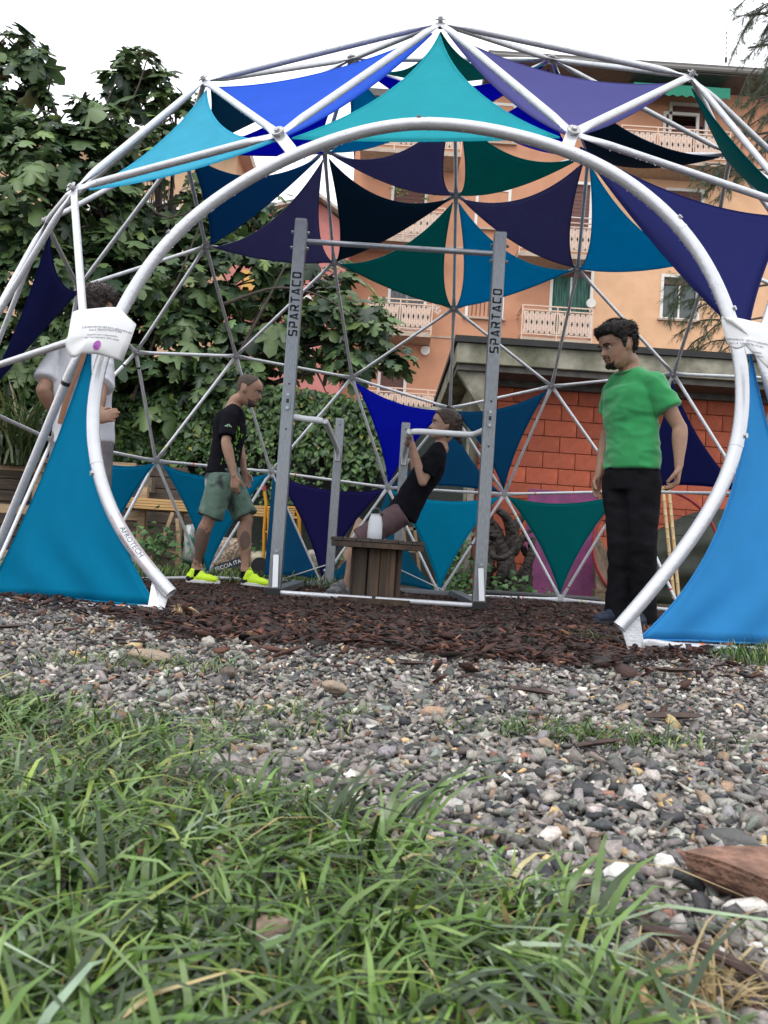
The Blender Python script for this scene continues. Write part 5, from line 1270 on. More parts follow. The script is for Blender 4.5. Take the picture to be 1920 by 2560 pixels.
rt([(1240,1480,-.2),(1270,1468,-.2),(1290,1440,-.2),(1300,1420,-.2)],(.02,.015)); rt([(1300,1360,.05),(1310,1345,0),(1322,1352,0),(1330,1365,0)],(.03,.015)); rt([(1218,1480,0),(1222,1440,0),(1225,1400,0),(1235,1370,0)],(.055,.04)); rt([(1320,1480,.1),(1322,1440,.1),(1318,1400,.1),(1310,1370,.1)],(.045,.03))
me=remesh(b_,'roots',.010,2,(.014,18,18)); me.materials.append(dw); link_mesh('roots',me,stp)
# stones/logs left of stump
for i,(px,py,r) in enumerate(((1216,1352,.06),(1228,1380,.07),(1220,1420,.07),(1235,1450,.06),(1216,1470,.07))):
    q=at(px,py,9.15); rock('firewood_log',q,r,.2,r*.9,.2,mat('log_wood',(.16,.13,.10),.85,var=.4,vscale=16,bump=.7,bscale=50),('topmost','second from the top','middle','second from the ground','lowest')[i]+' grey-brown log of the pile left of the driftwood stump',cat='log',group='logs piled beside the driftwood stump',seed=i+20,sub=2)
# purple board
a=at(1321,1222,9.4); b=at(1500,1500,9.4)
tag(MB().box((a.x,9.38,-.03),(X(1488,9.4,1400),9.40,a.z)).build('purple_board',mat('purple_paint',(.20,.035,.13),.6,var=.25,vscale=3,col2=(.14,.03,.10),bump=.2,bscale=30),None,bevel=.003,origin=(a.x,9.4,0)),'magenta purple painted board standing against the red wall','board')
# log slab, ring, bamboo, sheet, hose, box
q=at(1525,1500,9.0); s_=MB().poly([at(1492,1498,9),at(1545,1500,9),at(1540,1440,9.1),at(1520,1380,9.1),at(1498,1340,9.2),at(1484,1350,9.2),at(1488,1430,9.1)],(0,.09,0)).build('log_slab',mat('slab_wood',(.14,.095,.065),.8,var=.4,vscale=9,stretch=(3,3,.4),bump=.5,bscale=40),None,bevel=.01,origin=q); tag(s_,'rough brown log slab leaning behind the man in green','log slab')
c_=at(1640,1372,9.05); P=[c_+Vector((math.cos(a)*.69,.04*math.sin(a),math.sin(a)*.66)) for a in np.linspace(0,2*math.pi,60)]
tag(MB().tube(P[:-1]+[P[0]],.019,8,False).build('red_hoop',mat('red_paint',(.22,.02,.022),.5,var=.15,vscale=9),None,smooth=True,origin=(c_.x,9.05,0)),'large red hoop standing behind the bamboo canes','hoop')
bam=mat('bamboo',(.47,.33,.16),.45,var=.2,vscale=12,stretch=(2,2,.4)); bn=mat('bamboo_node',(.26,.17,.08),.5)
for (a,b,lab) in (((1657,1218),(1685,1496),'left one of two bamboo canes leaning on the red wall'),((1672,1218),(1697,1496),'right one of two bamboo canes leaning on the red wall')):
    A=at(*b,8.75); B=at(*a,9.0); t=thing('bamboo_cane',A,lab,'bamboo cane','pair of bamboo canes leaning on the red wall'); d=B-A
    ns=[0]+sorted(random.uniform(.04,.96) if 0 else (k+random.uniform(-.25,.25))/8 for k in range(1,8))+[1]
    for u,v in zip(ns[:-1],ns[1:]): MB().tube([A+d*u,A+d*(u+.01),A+d*((u+v)/2),A+d*(v-.01),A+d*v],[.0215,.0195,.019,.0195,.0215],10).build('culm',bam,t,smooth=True)
    for u in ns[1:-1]: MB().tube([A+d*(u-.003),A+d*(u+.003)],.0228,10).build('node',bn,t,smooth=True)
gs=thing('green_sheet',(X(1730,9.6),9.6,0),'dark olive tarpaulin bundle behind the bamboo canes','tarpaulin')
ol=mat('olive_sheet',(.020,.024,.014),.7,var=.25,vscale=4,bump=.4,bscale=14)
b_=MB(); vs=[]; n=24; m=16
for i in range(n+1):
    for j_ in range(m+1):
        u=i/n; v=j_/m; px=1632+u*215; zt_=(1335-60*math.sin(u*2.2)**.5 if u>0 else 1335); top=at(px,1334-62*math.sin(min(1,u*1.3)*1.6),9.55)
        z=top.z*v-.02*(1-v); y=9.62-.16*math.sin(v*3.1)-.03*math.sin(v*19+u*2)+.02*math.sin(u*23)
        vs.append((top.x+.0*v,y-.15*(1-v),z))
b_.add(vs,[(i*(m+1)+j_,(i+1)*(m+1)+j_,(i+1)*(m+1)+j_+1,i*(m+1)+j_+1) for i in range(n) for j_ in range(m)]).build('sheet',ol,gs,smooth='all',fix=False)
for pts in ([(1650,1284),(1700,1290),(1780,1297)],[(1660,1335),(1750,1342)],[(1690,1438),(1770,1440)]): 
    MB().tube([at(x,y,9.40) for x,y in pts],.006,6).build('strap',mat('strap_dark',(.012,.016,.012),.7),gs)
hc=at(1822,1335,9.1); b_=MB()
for k in range(14): 
    b_.tube([hc+Vector((math.cos(a)*.11+k*.006-.04,.02*math.sin(a*2+k),math.sin(a)*(.16+.01*(k%4))-.0)) for a in np.linspace(0,6.28,18)],.007,5,False)
tag(b_.build('hose_coil',mat('teal_hose',(.0,.12,.11),.45),None,smooth=True,origin=hc),'coiled teal garden hose hanging behind the right sail','hose')
q=at(1505,1494,8.8); tag(MB().box((q.x-.09,8.75,-.01),(q.x+.09,8.9,.12)).box((q.x-.095,8.745,.10),(q.x+.095,8.75,.125)).build('timber_offcut',mat('offcut',(.12,.085,.05),.8,var=.3,vscale=9),None,origin=(q.x,8.8,0)),'brown timber offcut on the ground behind the man in green','timber block')
# corrugated pipe lying along the back
A=at(1190,1480,8.3); B=at(1500,1500,8.3); A.z=B.z=.035; n=120
P=[A.lerp(B,i/(n*2-1)) for i in range(n*2)]; tag(MB().tube(P,[.028 if (i//1)%2 else .022 for i in range(n*2)],10).build('corrugated_pipe',mat('grey_corrugated',(.10,.105,.11),.5),None,origin=A),'grey corrugated drain pipe lying on the ground behind the dome','pipe')
# low leafy plants
for i,(px,py,y,n,sp1,sz,lab) in enumerate(((1292,1478,8.6,70,.14,.065,'broad-leaved weed growing in front of the stump'),(1157,1440,8.7,90,.12,.05,'leafy weed beside the concrete post'),(1125,1480,8.5,60,.12,.045,'low weeds at the tip of the bright cyan sail'),(1385,1488,8.6,26,.10,.035,'small weeds in front of the purple board'),
      (385,1350,8.1,60,.12,.055,'ferny green sprig at the foot of the timber rack'),(370,1400,8.0,120,.22,.05,'low green ground plants left of the walking man'),(840,1440,8.4,70,.2,.045,'low weeds behind the left rear dip post'),(1150,1385,9.2,60,.12,.05,'ivy shoots low on the dark netting right of the rig'),(620,1390,8.5,60,.15,.05,'leafy weeds between sack and trolley'))):
    q=at(px,py,y); t=thing('weed_plant',(q.x,y,0),lab,'plant')
    p_=np.array([[q.x,y,q.z]])+rng.normal(0,1,(n,3))*np.array([sp1,sp1*.6,sp1*.7]); p_[:,2]=np.maximum(p_[:,2],.02)
    V,F,C=leaf_cloud(p_,np.array([0,-.5,.8])+rng.normal(0,.4,(n,3)),rng.normal(0,1,(n,3))*np.array([1,1,.3]),sz*rng.lognormal(0,.25,n),ivy_v,ivy_f,pick([(.05,.13,.03,3),(.08,.19,.05,3),(.03,.08,.02,2)],n,.15))
    o=link_mesh('leaves',fast_mesh('leaves',V,F,C,leafm),t); o['kind']='stuff'
    s_=MB(); 
    for k in range(0,n,6): s_.tube([(q.x,y,0),tuple(p_[k])],.004,4)
    s_.build('stems',MATS['vine'],t)
# ------------------------------------------------------------------ PEOPLE
HZ=[-.03,.03,.10,.16,.20,.237,.27,.32,.42,.50,.57,.68,.80,.90,.965,1.0]
HF=[.24,.385,.415,.385,.405,.395,.415,.405,.40,.385,.415,.425,.385,.275,.14,.0]
HB=[.02,-.06,-.14,-.21,-.25,-.28,-.31,-.345,-.40,-.435,-.455,-.47,-.455,-.37,-.22,-.02]
HW=[.11,.19,.245,.27,.285,.295,.30,.315,.335,.345,.35,.355,.335,.27,.17,.01]
def head_pts(Hh, M, off, nz=64, na=72):
    """head surface, origin under the ear axis at chin height, y forward; off(z, a) adds thickness"""
    vs=[];fs=[]
    zz=np.concatenate([np.linspace(-.03,.62,int(nz*.7)),np.linspace(.63,1.0,nz-int(nz*.7))**1.0])
    zz[-6:]=[.965,.98,.99,.995,.999,1.0]; zz=np.sort(zz)
    for z in zz:
        F=np.interp(z,HZ,HF);B=np.interp(z,HZ,HB);W=np.interp(z,HZ,HW)
        if z>.965: k=math.sqrt(max(0,(1-z)/.035)); F,B,W=.14*k,-.22*k,.17*k
        yc=(F+B)/2; hl=(F-B)/2
        for k in range(na):
            a=2*math.pi*k/na; sa,ca=math.sin(a),math.cos(a)
            x=W*math.copysign(abs(sa)**.92,sa); y=yc+hl*math.copysign(abs(ca)**.92,ca)
            if ca>0: x*=1-.12*ca*ca
            if ca>.3:
                nb=0
                if .31<z<.58: nb=.125*min(1,(.58-z)/.21)*min(1,(z-.31)/.035)
                wn=.045+.02*max(0,min(1,(.45-z)/.1))
                y+=nb*math.exp(-(x/wn)**2)
                y-=.035*math.exp(-((abs(x)-.135)/.06)**2-((z-.505)/.035)**2)
                y+=.018*math.exp(-((abs(x)-.12)/.10)**2-((z-.575)/.022)**2)
                y+=.022*math.exp(-(x/.085)**2)*(math.exp(-((z-.262)/.012)**2)+math.exp(-((z-.213)/.014)**2))-.018*math.exp(-(x/.10)**2-((z-.238)/.008)**2)
            o=off(z,a if a<=math.pi else 2*math.pi-a, x, y); dx,dy,dz=x,y-yc*.5,(z-.5)*.8
            L=math.sqrt(dx*dx+dy*dy+dz*dz)+1e-6; x+=dx/L*o; y+=dy/L*o; z2=z+dz/L*o
            vs.append(M@Vector((x*Hh,y*Hh,z2*Hh)))
    n=len(zz)
    for i in range(n-1):
        for k in range(na): fs.append((i*na+k,i*na+(k+1)%na,(i+1)*na+(k+1)%na,(i+1)*na+k))
    fs.append(tuple(range(na-1,-1,-1))); fs.append(tuple((n-1)*na+k for k in range(na)))
    return vs,fs
def frame(org, fwd, pitch=0, roll=0):
    f=Vector(fwd).normalized(); z=Vector((0,0,1)); x=f.cross(z).normalized()   # x = person's right
    z=x.cross(f).normalized()
    R3=Matrix(((x.x,f.x,z.x),(x.y,f.y,z.y),(x.z,f.z,z.z))).to_4x4()
    return Matrix.Translation(org)@R3@Matrix.Rotation(-pitch,4,'X')@Matrix.Rotation(roll,4,'Y')
def skin_mat(name, col, patches=()):
    m=mat(name,col,.5,var=.10,vscale=9,bump=.15,bscale=160,spec=.4,col2=tuple(c*.82 for c in col))
    b=m.node_tree.nodes['Principled BSDF']; b.inputs['Subsurface Weight'].default_value=.08; b.inputs['Subsurface Radius'].default_value=(.02,.008,.004); b.inputs['Subsurface Scale'].default_value=.3
    nt=m.node_tree; n=nt.nodes; L=nt.links
    for c,r,stretch,thr in patches:
        src=b.inputs['Base Color'].links[0].from_socket
        tc=n.new('ShaderNodeTexCoord'); sb=n.new('ShaderNodeVectorMath'); sb.operation='SUBTRACT'; sb.inputs[1].default_value=c
        ml=n.new('ShaderNodeVectorMath'); ml.operation='MULTIPLY'; ml.inputs[1].default_value=stretch
        ln=n.new('ShaderNodeVectorMath'); ln.operation='LENGTH'; nz=n.new('ShaderNodeTexNoise'); nz.inputs['Scale'].default_value=38; nz.inputs['Detail'].default_value=3
        L.new(tc.outputs['Object'],sb.inputs[0]); L.new(sb.outputs[0],ml.inputs[0]); L.new(ml.outputs[0],ln.inputs[0]); L.new(tc.outputs['Object'],nz.inputs['Vector'])
        a1=n.new('ShaderNodeMath'); a1.operation='MULTIPLY_ADD'; L.new(nz.outputs[0],a1.inputs[0]); a1.inputs[1].default_value=r*thr; L.new(ln.outputs['Value'],a1.inputs[2])
        mr=n.new('ShaderNodeMapRange'); mr.inputs['From Min'].default_value=r*(.92+thr*.5); mr.inputs['From Max'].default_value=r*(1.0+thr*.5); mr.inputs['To Min'].default_value=.66; mr.inputs['To Max'].default_value=0
        L.new(a1.outputs[0],mr.inputs[0]); mi=n.new('ShaderNodeMix'); mi.data_type='RGBA'; L.new(mr.outputs[0],mi.inputs['Factor']); L.new(src,mi.inputs['A']); mi.inputs['B'].default_value=(.028,.025,.026,1); L.new(mi.outputs['Result'],b.inputs['Base Color'])
    return m
def limb(b_, P, R, n=16, ell=None, side=None): 
    m=max(10,len(P)*4); Q=resample([Vector(p) for p in P],m); rr=np.interp(np.linspace(0,1,m),np.linspace(0,1,len(R)),R).tolist()
    b_.pill(Q,rr,n,side)
def arm(b_, S,E,W, k=1.0):
    S,E,W=Vector(S),Vector(E),Vector(W); n1=8
    u=[S.lerp(E,i/n1) for i in range(n1+1)]; r=[.050,.051,.050,.049,.047,.044,.041,.039,.038]
    b_.pill(u,[x*k for x in r],16)
    f=[E.lerp(W,i/n1) for i in range(n1+1)]; r=[.040,.043,.043,.041,.038,.034,.030,.027,.0255]
    b_.pill(f,[x*k for x in r],16)
def leg_(b_,H,K,A,k=1.0,back=(0,0,0)):
    H,K,A=Vector(H),Vector(K),Vector(A); bk=Vector(back); n=10
    b_.pill([H.lerp(K,i/n) for i in range(n+1)],[x*k for x in (.070,.078,.080,.081,.077,.073,.068,.063,.059,.056,.055)],18)
    c=[K.lerp(A,i/n)+bk*(.016*math.sin(min(1,i/6)*math.pi)) for i in range(n+1)]
    b_.pill(c,[x*k for x in (.053,.054,.057,.059,.058,.054,.048,.042,.037,.034,.034)],18)
def hand(b_, W, d, n, t, s=1.0, curl=.35, spread=.06, thumb_in=.3):
    """wrist W, d finger direction, n palm normal (fingers curl to it), t thumb side"""
    d=Vector(d).normalized(); n=Vector(n); n=(n-d*n.dot(d)).normalized(); t=Vector(t); t=(t-d*t.dot(d)-n*t.dot(n)).normalized(); W=Vector(W)
    b_.pill([W-d*.01,W+d*.03*s,W+d*.065*s,W+d*.088*s],[.024*s,.031*s,.036*s,.034*s],14,side=t,ell=[(1,.85),(1,.55),(1.05,.42),(1.05,.38)])
    for i,(off,L,r) in enumerate(((.027,.070,.0088),(.009,.078,.0090),(-.009,.072,.0086),(-.027,.058,.0078))):
        p=W+d*(.078-.004*abs(i-1))*s+t*off*s; P=[p-d*.02*s,p]; ang=curl*(.8+.12*i); dd=(d+t*spread*(1.5-i)).normalized(); c=0
        for seg in (.45,.32,.23):
            c+=ang; v=(dd*math.cos(c)+n*math.sin(c)); p=p+v*L*s*seg; P.append(p)
        limb(b_,P,[r*s*1.08,r*s*1.05,r*s,r*s*.92,r*s*.8],10)
    p=W+d*.022*s+t*.022*s; v=(d*.65+t*.65+n*thumb_in).normalized(); P=[p,p+v*.035*s]; v2=(d*.9+t*.15+n*(thumb_in+.2)).normalized(); P+= [P[-1]+v2*.03*s]; v3=(d*.9-t*.05+n*(thumb_in+.3)).normalized(); P+=[P[-1]+v3*.024*s]
    limb(b_,P,[.014*s,.0115*s,.0102*s,.0085*s],10)
def ear(b_,M,Hh,sx):
    b_.ball(M@Vector((sx*.345*Hh,-.02*Hh,.455*Hh)),.032*Hh,.085*Hh,.135*Hh,12,M.to_3x3().to_4x4()@Matrix.Rotation(sx*.25,4,'Z'))
def shoe(parent, heel, toe, h, cols, w=.042, up=None, laces=None, tall=.075):
    heel=Vector(heel); toe=Vector(toe); d=(toe-heel); L=d.length; d.normalize(); up=Vector(up or (0,0,1)); up=(up-d*up.dot(d)).normalized(); sd=d.cross(up)
    b_=MB(); z0=.026
    b_.pill([heel+d*.035+up*(z0+.018),heel+d*L*.35+up*(z0+.016),heel+d*L*.66+up*(z0+.010),heel+d*(L-.045)+up*(z0+.006)],[.040,.042,.046,.038],16,side=sd,ell=[(.9,1.1),(.95,1),(1.02,.85),(1,.72)])
    b_.pill([heel+d*.05+up*(z0+.02),heel+d*.065+up*(tall+.015)],[.041,.038],16); b_.pill([heel+d*.12+up*(z0+.045),heel+d*L*.5+up*(z0+.03)],[.03,.026],12); b_.pill([heel+d*.10+up*(z0+.03),heel+d*L*.55+up*(z0+.02)],[.036,.030],14)
    me=remesh(b_,'upper',.006,3); me.materials.append(cols[0]); u=link_mesh('shoe',me,parent)
    pts=[]; N=28
    for k in range(N):
        a=2*math.pi*k/N; x=math.cos(a); y=math.sin(a); t=(x+1)/2; wd=w*(.86+.22*math.sin(t*math.pi*.9+.3)*1.0-(.10 if .3<t<.5 else 0)); pts.append(heel+d*(t*L)+sd*(y*wd if abs(x)<2 else 0)*1.0)
    MB().poly(pts,up*.027).build('sole',cols[1],u,bevel=.005)
    if len(cols)>2: 
        b2=MB().pill([heel+d*.034+up*(z0+.012),heel+d*.060+up*(z0+.014)],[.0425,.043],16,side=sd,ell=[(.93,.8),(.96,.75)]); b2.build('heel_panel',cols[2],u,smooth=True)
    if laces:
        b3=MB()
        for k in range(5): q=heel+d*(L*(.40+.075*k))+up*(z0+.058-.007*k); b3.tube([q-sd*.022,q+up*.005,q+sd*.022],.003,6)
        q=heel+d*.10+up*.10; b3.tube(resample([q,q+up*.03-d*.02,q+up*.045-d*.035,q+up*.02-d*.045],10),.004,6)
        b3.build('laces',laces,u,smooth=True)
    return u
def cloth(name,b_,m,parent,vox=.009,wr=(.006,7,11),it=3):
    me=remesh(b_,name,vox,it,wr); me.materials.append(m); return link_mesh(name,me,parent)
def torso(b_,rings,side): b_.tube([Vector(r[0]) for r in rings],1.0,28,True,side,[(r[1],r[2]) for r in rings])
def smooth_rings(rings,n=18):
    P=resample([Vector(r[0]) for r in rings],n); t=np.linspace(0,1,n); tt=[0]
    for i in range(1,len(rings)): tt.append(tt[-1]+(Vector(rings[i][0])-Vector(rings[i-1][0])).length)
    tt=np.array(tt)/tt[-1]; return list(zip(P,np.interp(t,tt,[r[1] for r in rings]),np.interp(t,tt,[r[2] for r in rings])))
def hair_part(name,M,Hh,off,m,parent,tufts=0,tl=.03,amp=.0,reg=None,tw=.0035):
    vs,fs=head_pts(Hh,M,off,70,80); b_=MB().add(vs,fs); me=b_.mesh(name,'all',True)
    if amp:
        for v in me.vertices: v.co+=v.normal*amp*(noise.noise(v.co*38)+.6*noise.noise(v.co*80))
    me.materials.append(m); o=link_mesh(name,me,parent)
    if tufts:   # loose strands so that the outline is not a shell
        A=[];k=0; tri=[]
        inv=M.inverted()
        cand=[v for v in vs if reg(*[c/Hh for c in (inv@v)])]
        for _ in range(tufts):
            p=random.choice(cand); q=inv@p; nrm=Vector((q.x,q.y+.03*Hh,(q.z-.5*Hh)*.9)).normalized(); nrm=(M.to_3x3()@nrm)
            d=(nrm*.8+Vector((random.gauss(0,.55),random.gauss(0,.55),random.gauss(-.15,.5)))).normalized(); s_=d.cross(Vector((random.random(),random.random(),random.random()))).normalized()*tw
            L=tl*random.uniform(.5,1.2); A+=[p-nrm*.004-s_,p-nrm*.004+s_,p+d*L*.55+s_*.8+Vector((0,0,-.002)),p+(d+Vector((0,0,-.5))*.4).normalized()*L]; tri+=[(k,k+1,k+2),(k,k+2,k+3)]; k+=4
        o2=MB().add(A,tri).build('strands',m,o,fix=False); o2['kind']='stuff'
    return o
def face_bits(M,Hh,parent,browm,closed=False,beard=None):
    eyew=mat('eye_white',(.45,.43,.40),.3); iris=mat('dark_iris',(.02,.014,.01),.2)
    for sx in (-1,1):
        c=M@Vector((sx*.135*Hh,.335*Hh,.500*Hh)); e=MB().ball(c,.055*Hh,.055*Hh,.038*Hh,12).build('eye',eyew,parent,smooth=True)
        MB().ball(M@Vector((sx*.135*Hh,.372*Hh,.497*Hh)),.026*Hh,.022*Hh,.026*Hh,8).build('iris',iris,e,smooth=True)
        P=[M@Vector((sx*x*Hh,y*Hh,z*Hh)) for x,y,z in ((.06,.432,.575),(.13,.425,.598),(.20,.385,.592),(.24,.345,.57))]
        MB().tube(P,[.008*Hh*2,.011*Hh*2,.009*Hh*2,.004*Hh*2],6).build('eyebrow',browm,parent,smooth=True)
        P=[M@Vector((sx*x*Hh,y*Hh,z*Hh)) for x,y,z in ((.085,.385,.525),(.135,.392,.535),(.185,.372,.52))]
        MB().tube(P,.007*Hh*1.6,5).build('eyelid',iris,parent,smooth=True)
    lip=mat('lips',(.26,.10,.08),.5)
    MB().tube([M@Vector((x*Hh,y*Hh,.238*Hh)) for x,y in ((-.10,.375),(-.05,.405),(0,.416),(.05,.405),(.10,.375))],[.004*Hh,.012*Hh,.015*Hh,.012*Hh,.004*Hh],6).build('lips',lip,parent,smooth=True)
hair_dark=mat('dark_hair',(.018,.014,.012),.6,var=.4,vscale=60,bump=.8,bscale=90,spec=.35)
hair_brown=mat('brown_hair',(.045,.027,.019),.5,var=.35,vscale=60,stretch=(1,1,.3),bump=.6,bscale=70,spec=.4)
hair_grey=mat('cropped_hair',(.070,.050,.040),.8,var=.35,vscale=90,bump=.6,bscale=200)
MRK=lambda z:int(z)

# ---- man in the green shirt
g0=at(1585,1550,5.05); g0.z=float(gz(g0.x,g0.y))
pg=thing('person',g0,'dark-haired man in green T-shirt and black trousers looking down to the left','person')
fw=Vector((-.80,-.60,0)); lf=Vector((.6,-.8,0)); hf=Vector((-.93,-.28,-.30)); Hh=.262
SL=at(1636,958,4.96); SRr=at(1531,972,5.24); NB=at(1573,925,5.10); EL=at(1700,1070,4.90); WL=at(1697,1163,4.84); ER=at(1521,1078,5.33); WR=at(1496,1190,5.22)
PC=at(1578,1192,5.08); CH=at(1578,1010,5.10); WA=at(1580,1120,5.09)
HL=PC+lf*.09+Vector((0,0,-.03)); HR=PC-lf*.09+Vector((0,0,-.03)); KL=at(1607,1362,4.95); KR=at(1553,1362,5.05); AL=at(1610,1508,5.02); ARr=at(1545,1508,5.10)
hz=float(gz(AL.x,AL.y)); AL.z=hz+.09; ARr.z=float(gz(ARr.x,ARr.y))+.09
Mh=frame(at(1560,868,5.07)-Vector((0,0,.45*Hh)),hf,.05,0)
skinG=skin_mat('skin_olive',(.36,.205,.135))
b_=MB(); vs,fs=head_pts(Hh,Mh,lambda z,a,x,y:0); b_.add(vs,fs); ear(b_,Mh,Hh,1); ear(b_,Mh,Hh,-1)
limb(b_,[NB+Vector((0,.0,-.03)),NB+Vector((-.0,0,.05)),Mh@Vector((0,-.10*Hh,.18*Hh)),Mh@Vector((0,-.08*Hh,.35*Hh))],[.070,.060,.058,.060])
torso(b_,smooth_rings([(PC,.15,.10),(WA,.13,.09),(CH,.16,.10),((SL+SRr)/2,.14,.08),(NB,.06,.05)]),lf)
limb(b_,[SL,NB-Vector((0,0,.03)),SRr],[.05,.055,.05])
arm(b_,SL,EL,WL,1.06); arm(b_,SRr,ER,WR,1.06); leg_(b_,HL,KL,AL); leg_(b_,HR,KR,ARr)
hand(b_,WL,(-.05,.05,-1),(-.85,.3,0),(-.3,-.9,0),1.2,.55,.03,.35); hand(b_,WR,(-.12,-.05,-1),(.5,-.6,0),(-.75,-.5,0),1.08,.38)
me=remesh(b_,'body',.0065,3); me.materials.append(skinG); link_mesh('body',me,pg)
greenT=mat('green_jersey',(.022,.30,.085),.85,var=.10,vscale=6,col2=(.018,.25,.07),bump=.12,bscale=300,sheen=.3)
b_=MB(); sm=smooth_rings([(PC+Vector((.0,0,.045)),.186,.135),(PC+Vector((0,0,.13)),.180,.130),(WA+Vector((0,0,.06)),.168,.122),(CH+Vector((0,0,-.04)),.184,.134),(CH+Vector((0,0,.06)),.190,.130),((SL+SRr)/2+Vector((0,0,.0)),.175,.105),(NB+Vector((0,0,-.035)),.09,.075)])
torso(b_,sm,lf); limb(b_,[SL+lf*.0,NB-Vector((0,0,.045)),SRr],[.066,.062,.064])
u=(EL-SL); b_.tube([SL-u*.05,SL+u*.2,SL+u*.58],[.068,.073,.077],18); u=(ER-SRr); b_.tube([SRr-u*.05,SRr+u*.2,SRr+u*.58],[.066,.070,.072],18)
cloth('t_shirt',b_,greenT,pg,.0085,(.013,5,9))
c_=NB+Vector((-.008,-.005,-.004)); P=[c_+lf*.078*math.cos(a)+fw*.066*math.sin(a)+Vector((0,0,-.028*math.sin(a)+.004*math.cos(a))) for a in np.linspace(0,2*math.pi,28)]
MB().tube(P,.007,8,False).build('collar',greenT,pg,smooth=True)
blk=mat('black_trousers',(.008,.008,.010),.9,var=.25,vscale=5,bump=.15,bscale=120,spec=.12)
b_=MB(); torso(b_,smooth_rings([(PC+Vector((0,0,.10)),.168,.115),(PC,.182,.128),(PC+Vector((0,0,-.09)),.176,.125)],8),lf)
for H,K,A,dx in ((HL,KL,AL,0),(HR,KR,ARr,0)):
    n=10; P=[H.lerp(K,i/n) for i in range(n+1)]+[K.lerp(A,i/n) for i in range(1,n+1)]; P[-1]=A+Vector((0,0,-.035))
    b_.pill(P,[.103,.102,.100,.097,.094,.091,.088,.085,.082,.080,.079,.078,.077,.076,.075,.074,.073,.073,.074,.076,.078],18)
cloth('trousers',b_,blk,pg,.0095,(.010,5,8))
q=at(1516,1282,5.0); 
navs=mat('navy_shoe',(.014,.02,.045),.7,var=.2,vscale=20); drs=mat('dark_sole',(.03,.03,.035),.7)
shoe(pg,ARr+Vector((.055,.02,-.09)),at(1478,1552,5.06)*1.0 if 0 else Vector((at(1482,1552,5.0).x,5.0,float(gz(at(1482,1552,5.0).x,5.0)))),.1,(navs,drs),laces=None)
shoe(pg,AL+Vector((.05,.03,-.09)),AL+Vector((-.15,-.17,-.09)),.1,(navs,drs))
def cap(fr,sd,bk,top,side_t,gap=-.05,side_burn=True,front_q=.0):
    def f(z,a,x,y):
        d=math.degrees(a)
        line=np.interp(d,[0,35,55,72,78,86,92,110,118,180],[fr,fr,fr-.06,.60,.42 if side_burn else .55,.40 if side_burn else .55,.60,.60,sd,bk])
        t=np.interp(z,[.3,.6,.85,1],[side_t,side_t*1.1,top,top])+front_q*math.exp(-(d/45)**2)*math.exp(-((z-.88)/.08)**2)
        k=min(1,max(0,(z-line)/.035+.5)); return gap+(t-gap)*k
    return f
hair_part('hair',Mh,Hh,cap(.80,.30,.14,.105,.035,front_q=.09),hair_dark,pg,3600,.018,.009,lambda x,y,z: z>.62 or (y<-.1 and z>.3),.0016)
def beardf(z,a,x,y):
    d=math.degrees(a); ok=(z<.16 and d<48) or (.283<z<.315 and d<24) or (z<.29 and 15<d<26 and z>.15)
    return .009 if ok else -.04
hair_part('beard',Mh,Hh,beardf,hair_dark,pg,220,.008,.003,lambda x,y,z:(y>.3 and z<.15) or (y>.36 and .28<z<.32 and abs(x)<.15),.002)
face_bits(Mh,Hh,pg,hair_dark)

# ---- walking man in tie-dye shorts
m0=at(560,1462,6.7); m0.z=float(gz(m0.x,m0.y)); pm=thing('person',m0,'cropped-haired man walking right in black T-shirt, tie-dye shorts and neon shoes','person')
fw=Vector((.97,-.24,0)); rt_=Vector((-.24,-.97,0)); Hh=.243; hf=Vector((.96,-.14,-.22))
SRr=at(575,1040,6.52); SLl=at(590,1040,6.88); NB=at(589,1013,6.70); ER=at(565,1106,6.42); WR=at(586,1190,6.38); EL=at(596,1110,6.98); WL=at(612,1180,6.9)
PC=at(560,1180,6.7); CH=at(574,1075,6.7); WA=at(563,1135,6.7)
HR=at(556,1200,6.61); HL=at(570,1200,6.79); KR=at(521,1302,6.58); KL=at(617,1300,6.76); AR_=at(489,1418,6.62); AL_=at(612,1422,6.74)
Mh=frame(at(612,976,6.69)-Vector((0,0,.45*Hh)),hf,.10,0)
calfR=KR.lerp(AR_,.55); calfL=KL.lerp(AL_,.45)
skinM=skin_mat('skin_tanned',(.35,.20,.135),[(tuple(calfR-Vector(m0)+Vector((.0,-.04,0))),.10,(1.0,1,.62),1.6),(tuple(calfL-Vector(m0)+Vector((.0,-.055,0.01))),.052,(1.15,.6,.62),.5)])
b_=MB(); vs,fs=head_pts(Hh,Mh,lambda z,a,x,y:0); b_.add(vs,fs); ear(b_,Mh,Hh,1); ear(b_,Mh,Hh,-1)
limb(b_,[NB+Vector((-.02,0,-.04)),NB+Vector((0,0,.03)),Mh@Vector((0,-.12*Hh,.18*Hh)),Mh@Vector((0,-.10*Hh,.35*Hh))],[.068,.057,.056,.058])
torso(b_,smooth_rings([(PC,.12,.085),(WA,.11,.075),(CH,.14,.09),((SRr+SLl)/2,.13,.075),(NB,.055,.05)]),rt_)
arm(b_,SRr,ER,WR,.98); arm(b_,SLl,EL,WL,.98); leg_(b_,HR,KR,AR_,.98,-fw); leg_(b_,HL,KL,AL_,.98,-fw)
hand(b_,WR,(.10,0,-1),(.2,.8,0),(.9,-.1,0),1.0,.35); hand(b_,WL,(.2,0,-1),(.2,-.8,0),(.9,.1,0),1.0,.35)
limb(b_,[AR_,AR_+Vector((.02,0,-.06))],[.036,.04]); limb(b_,[AL_,AL_+Vector((.02,0,-.06))],[.036,.04])
me=remesh(b_,'body',.0065,3); me.materials.append(skinM); link_mesh('body',me,pm)
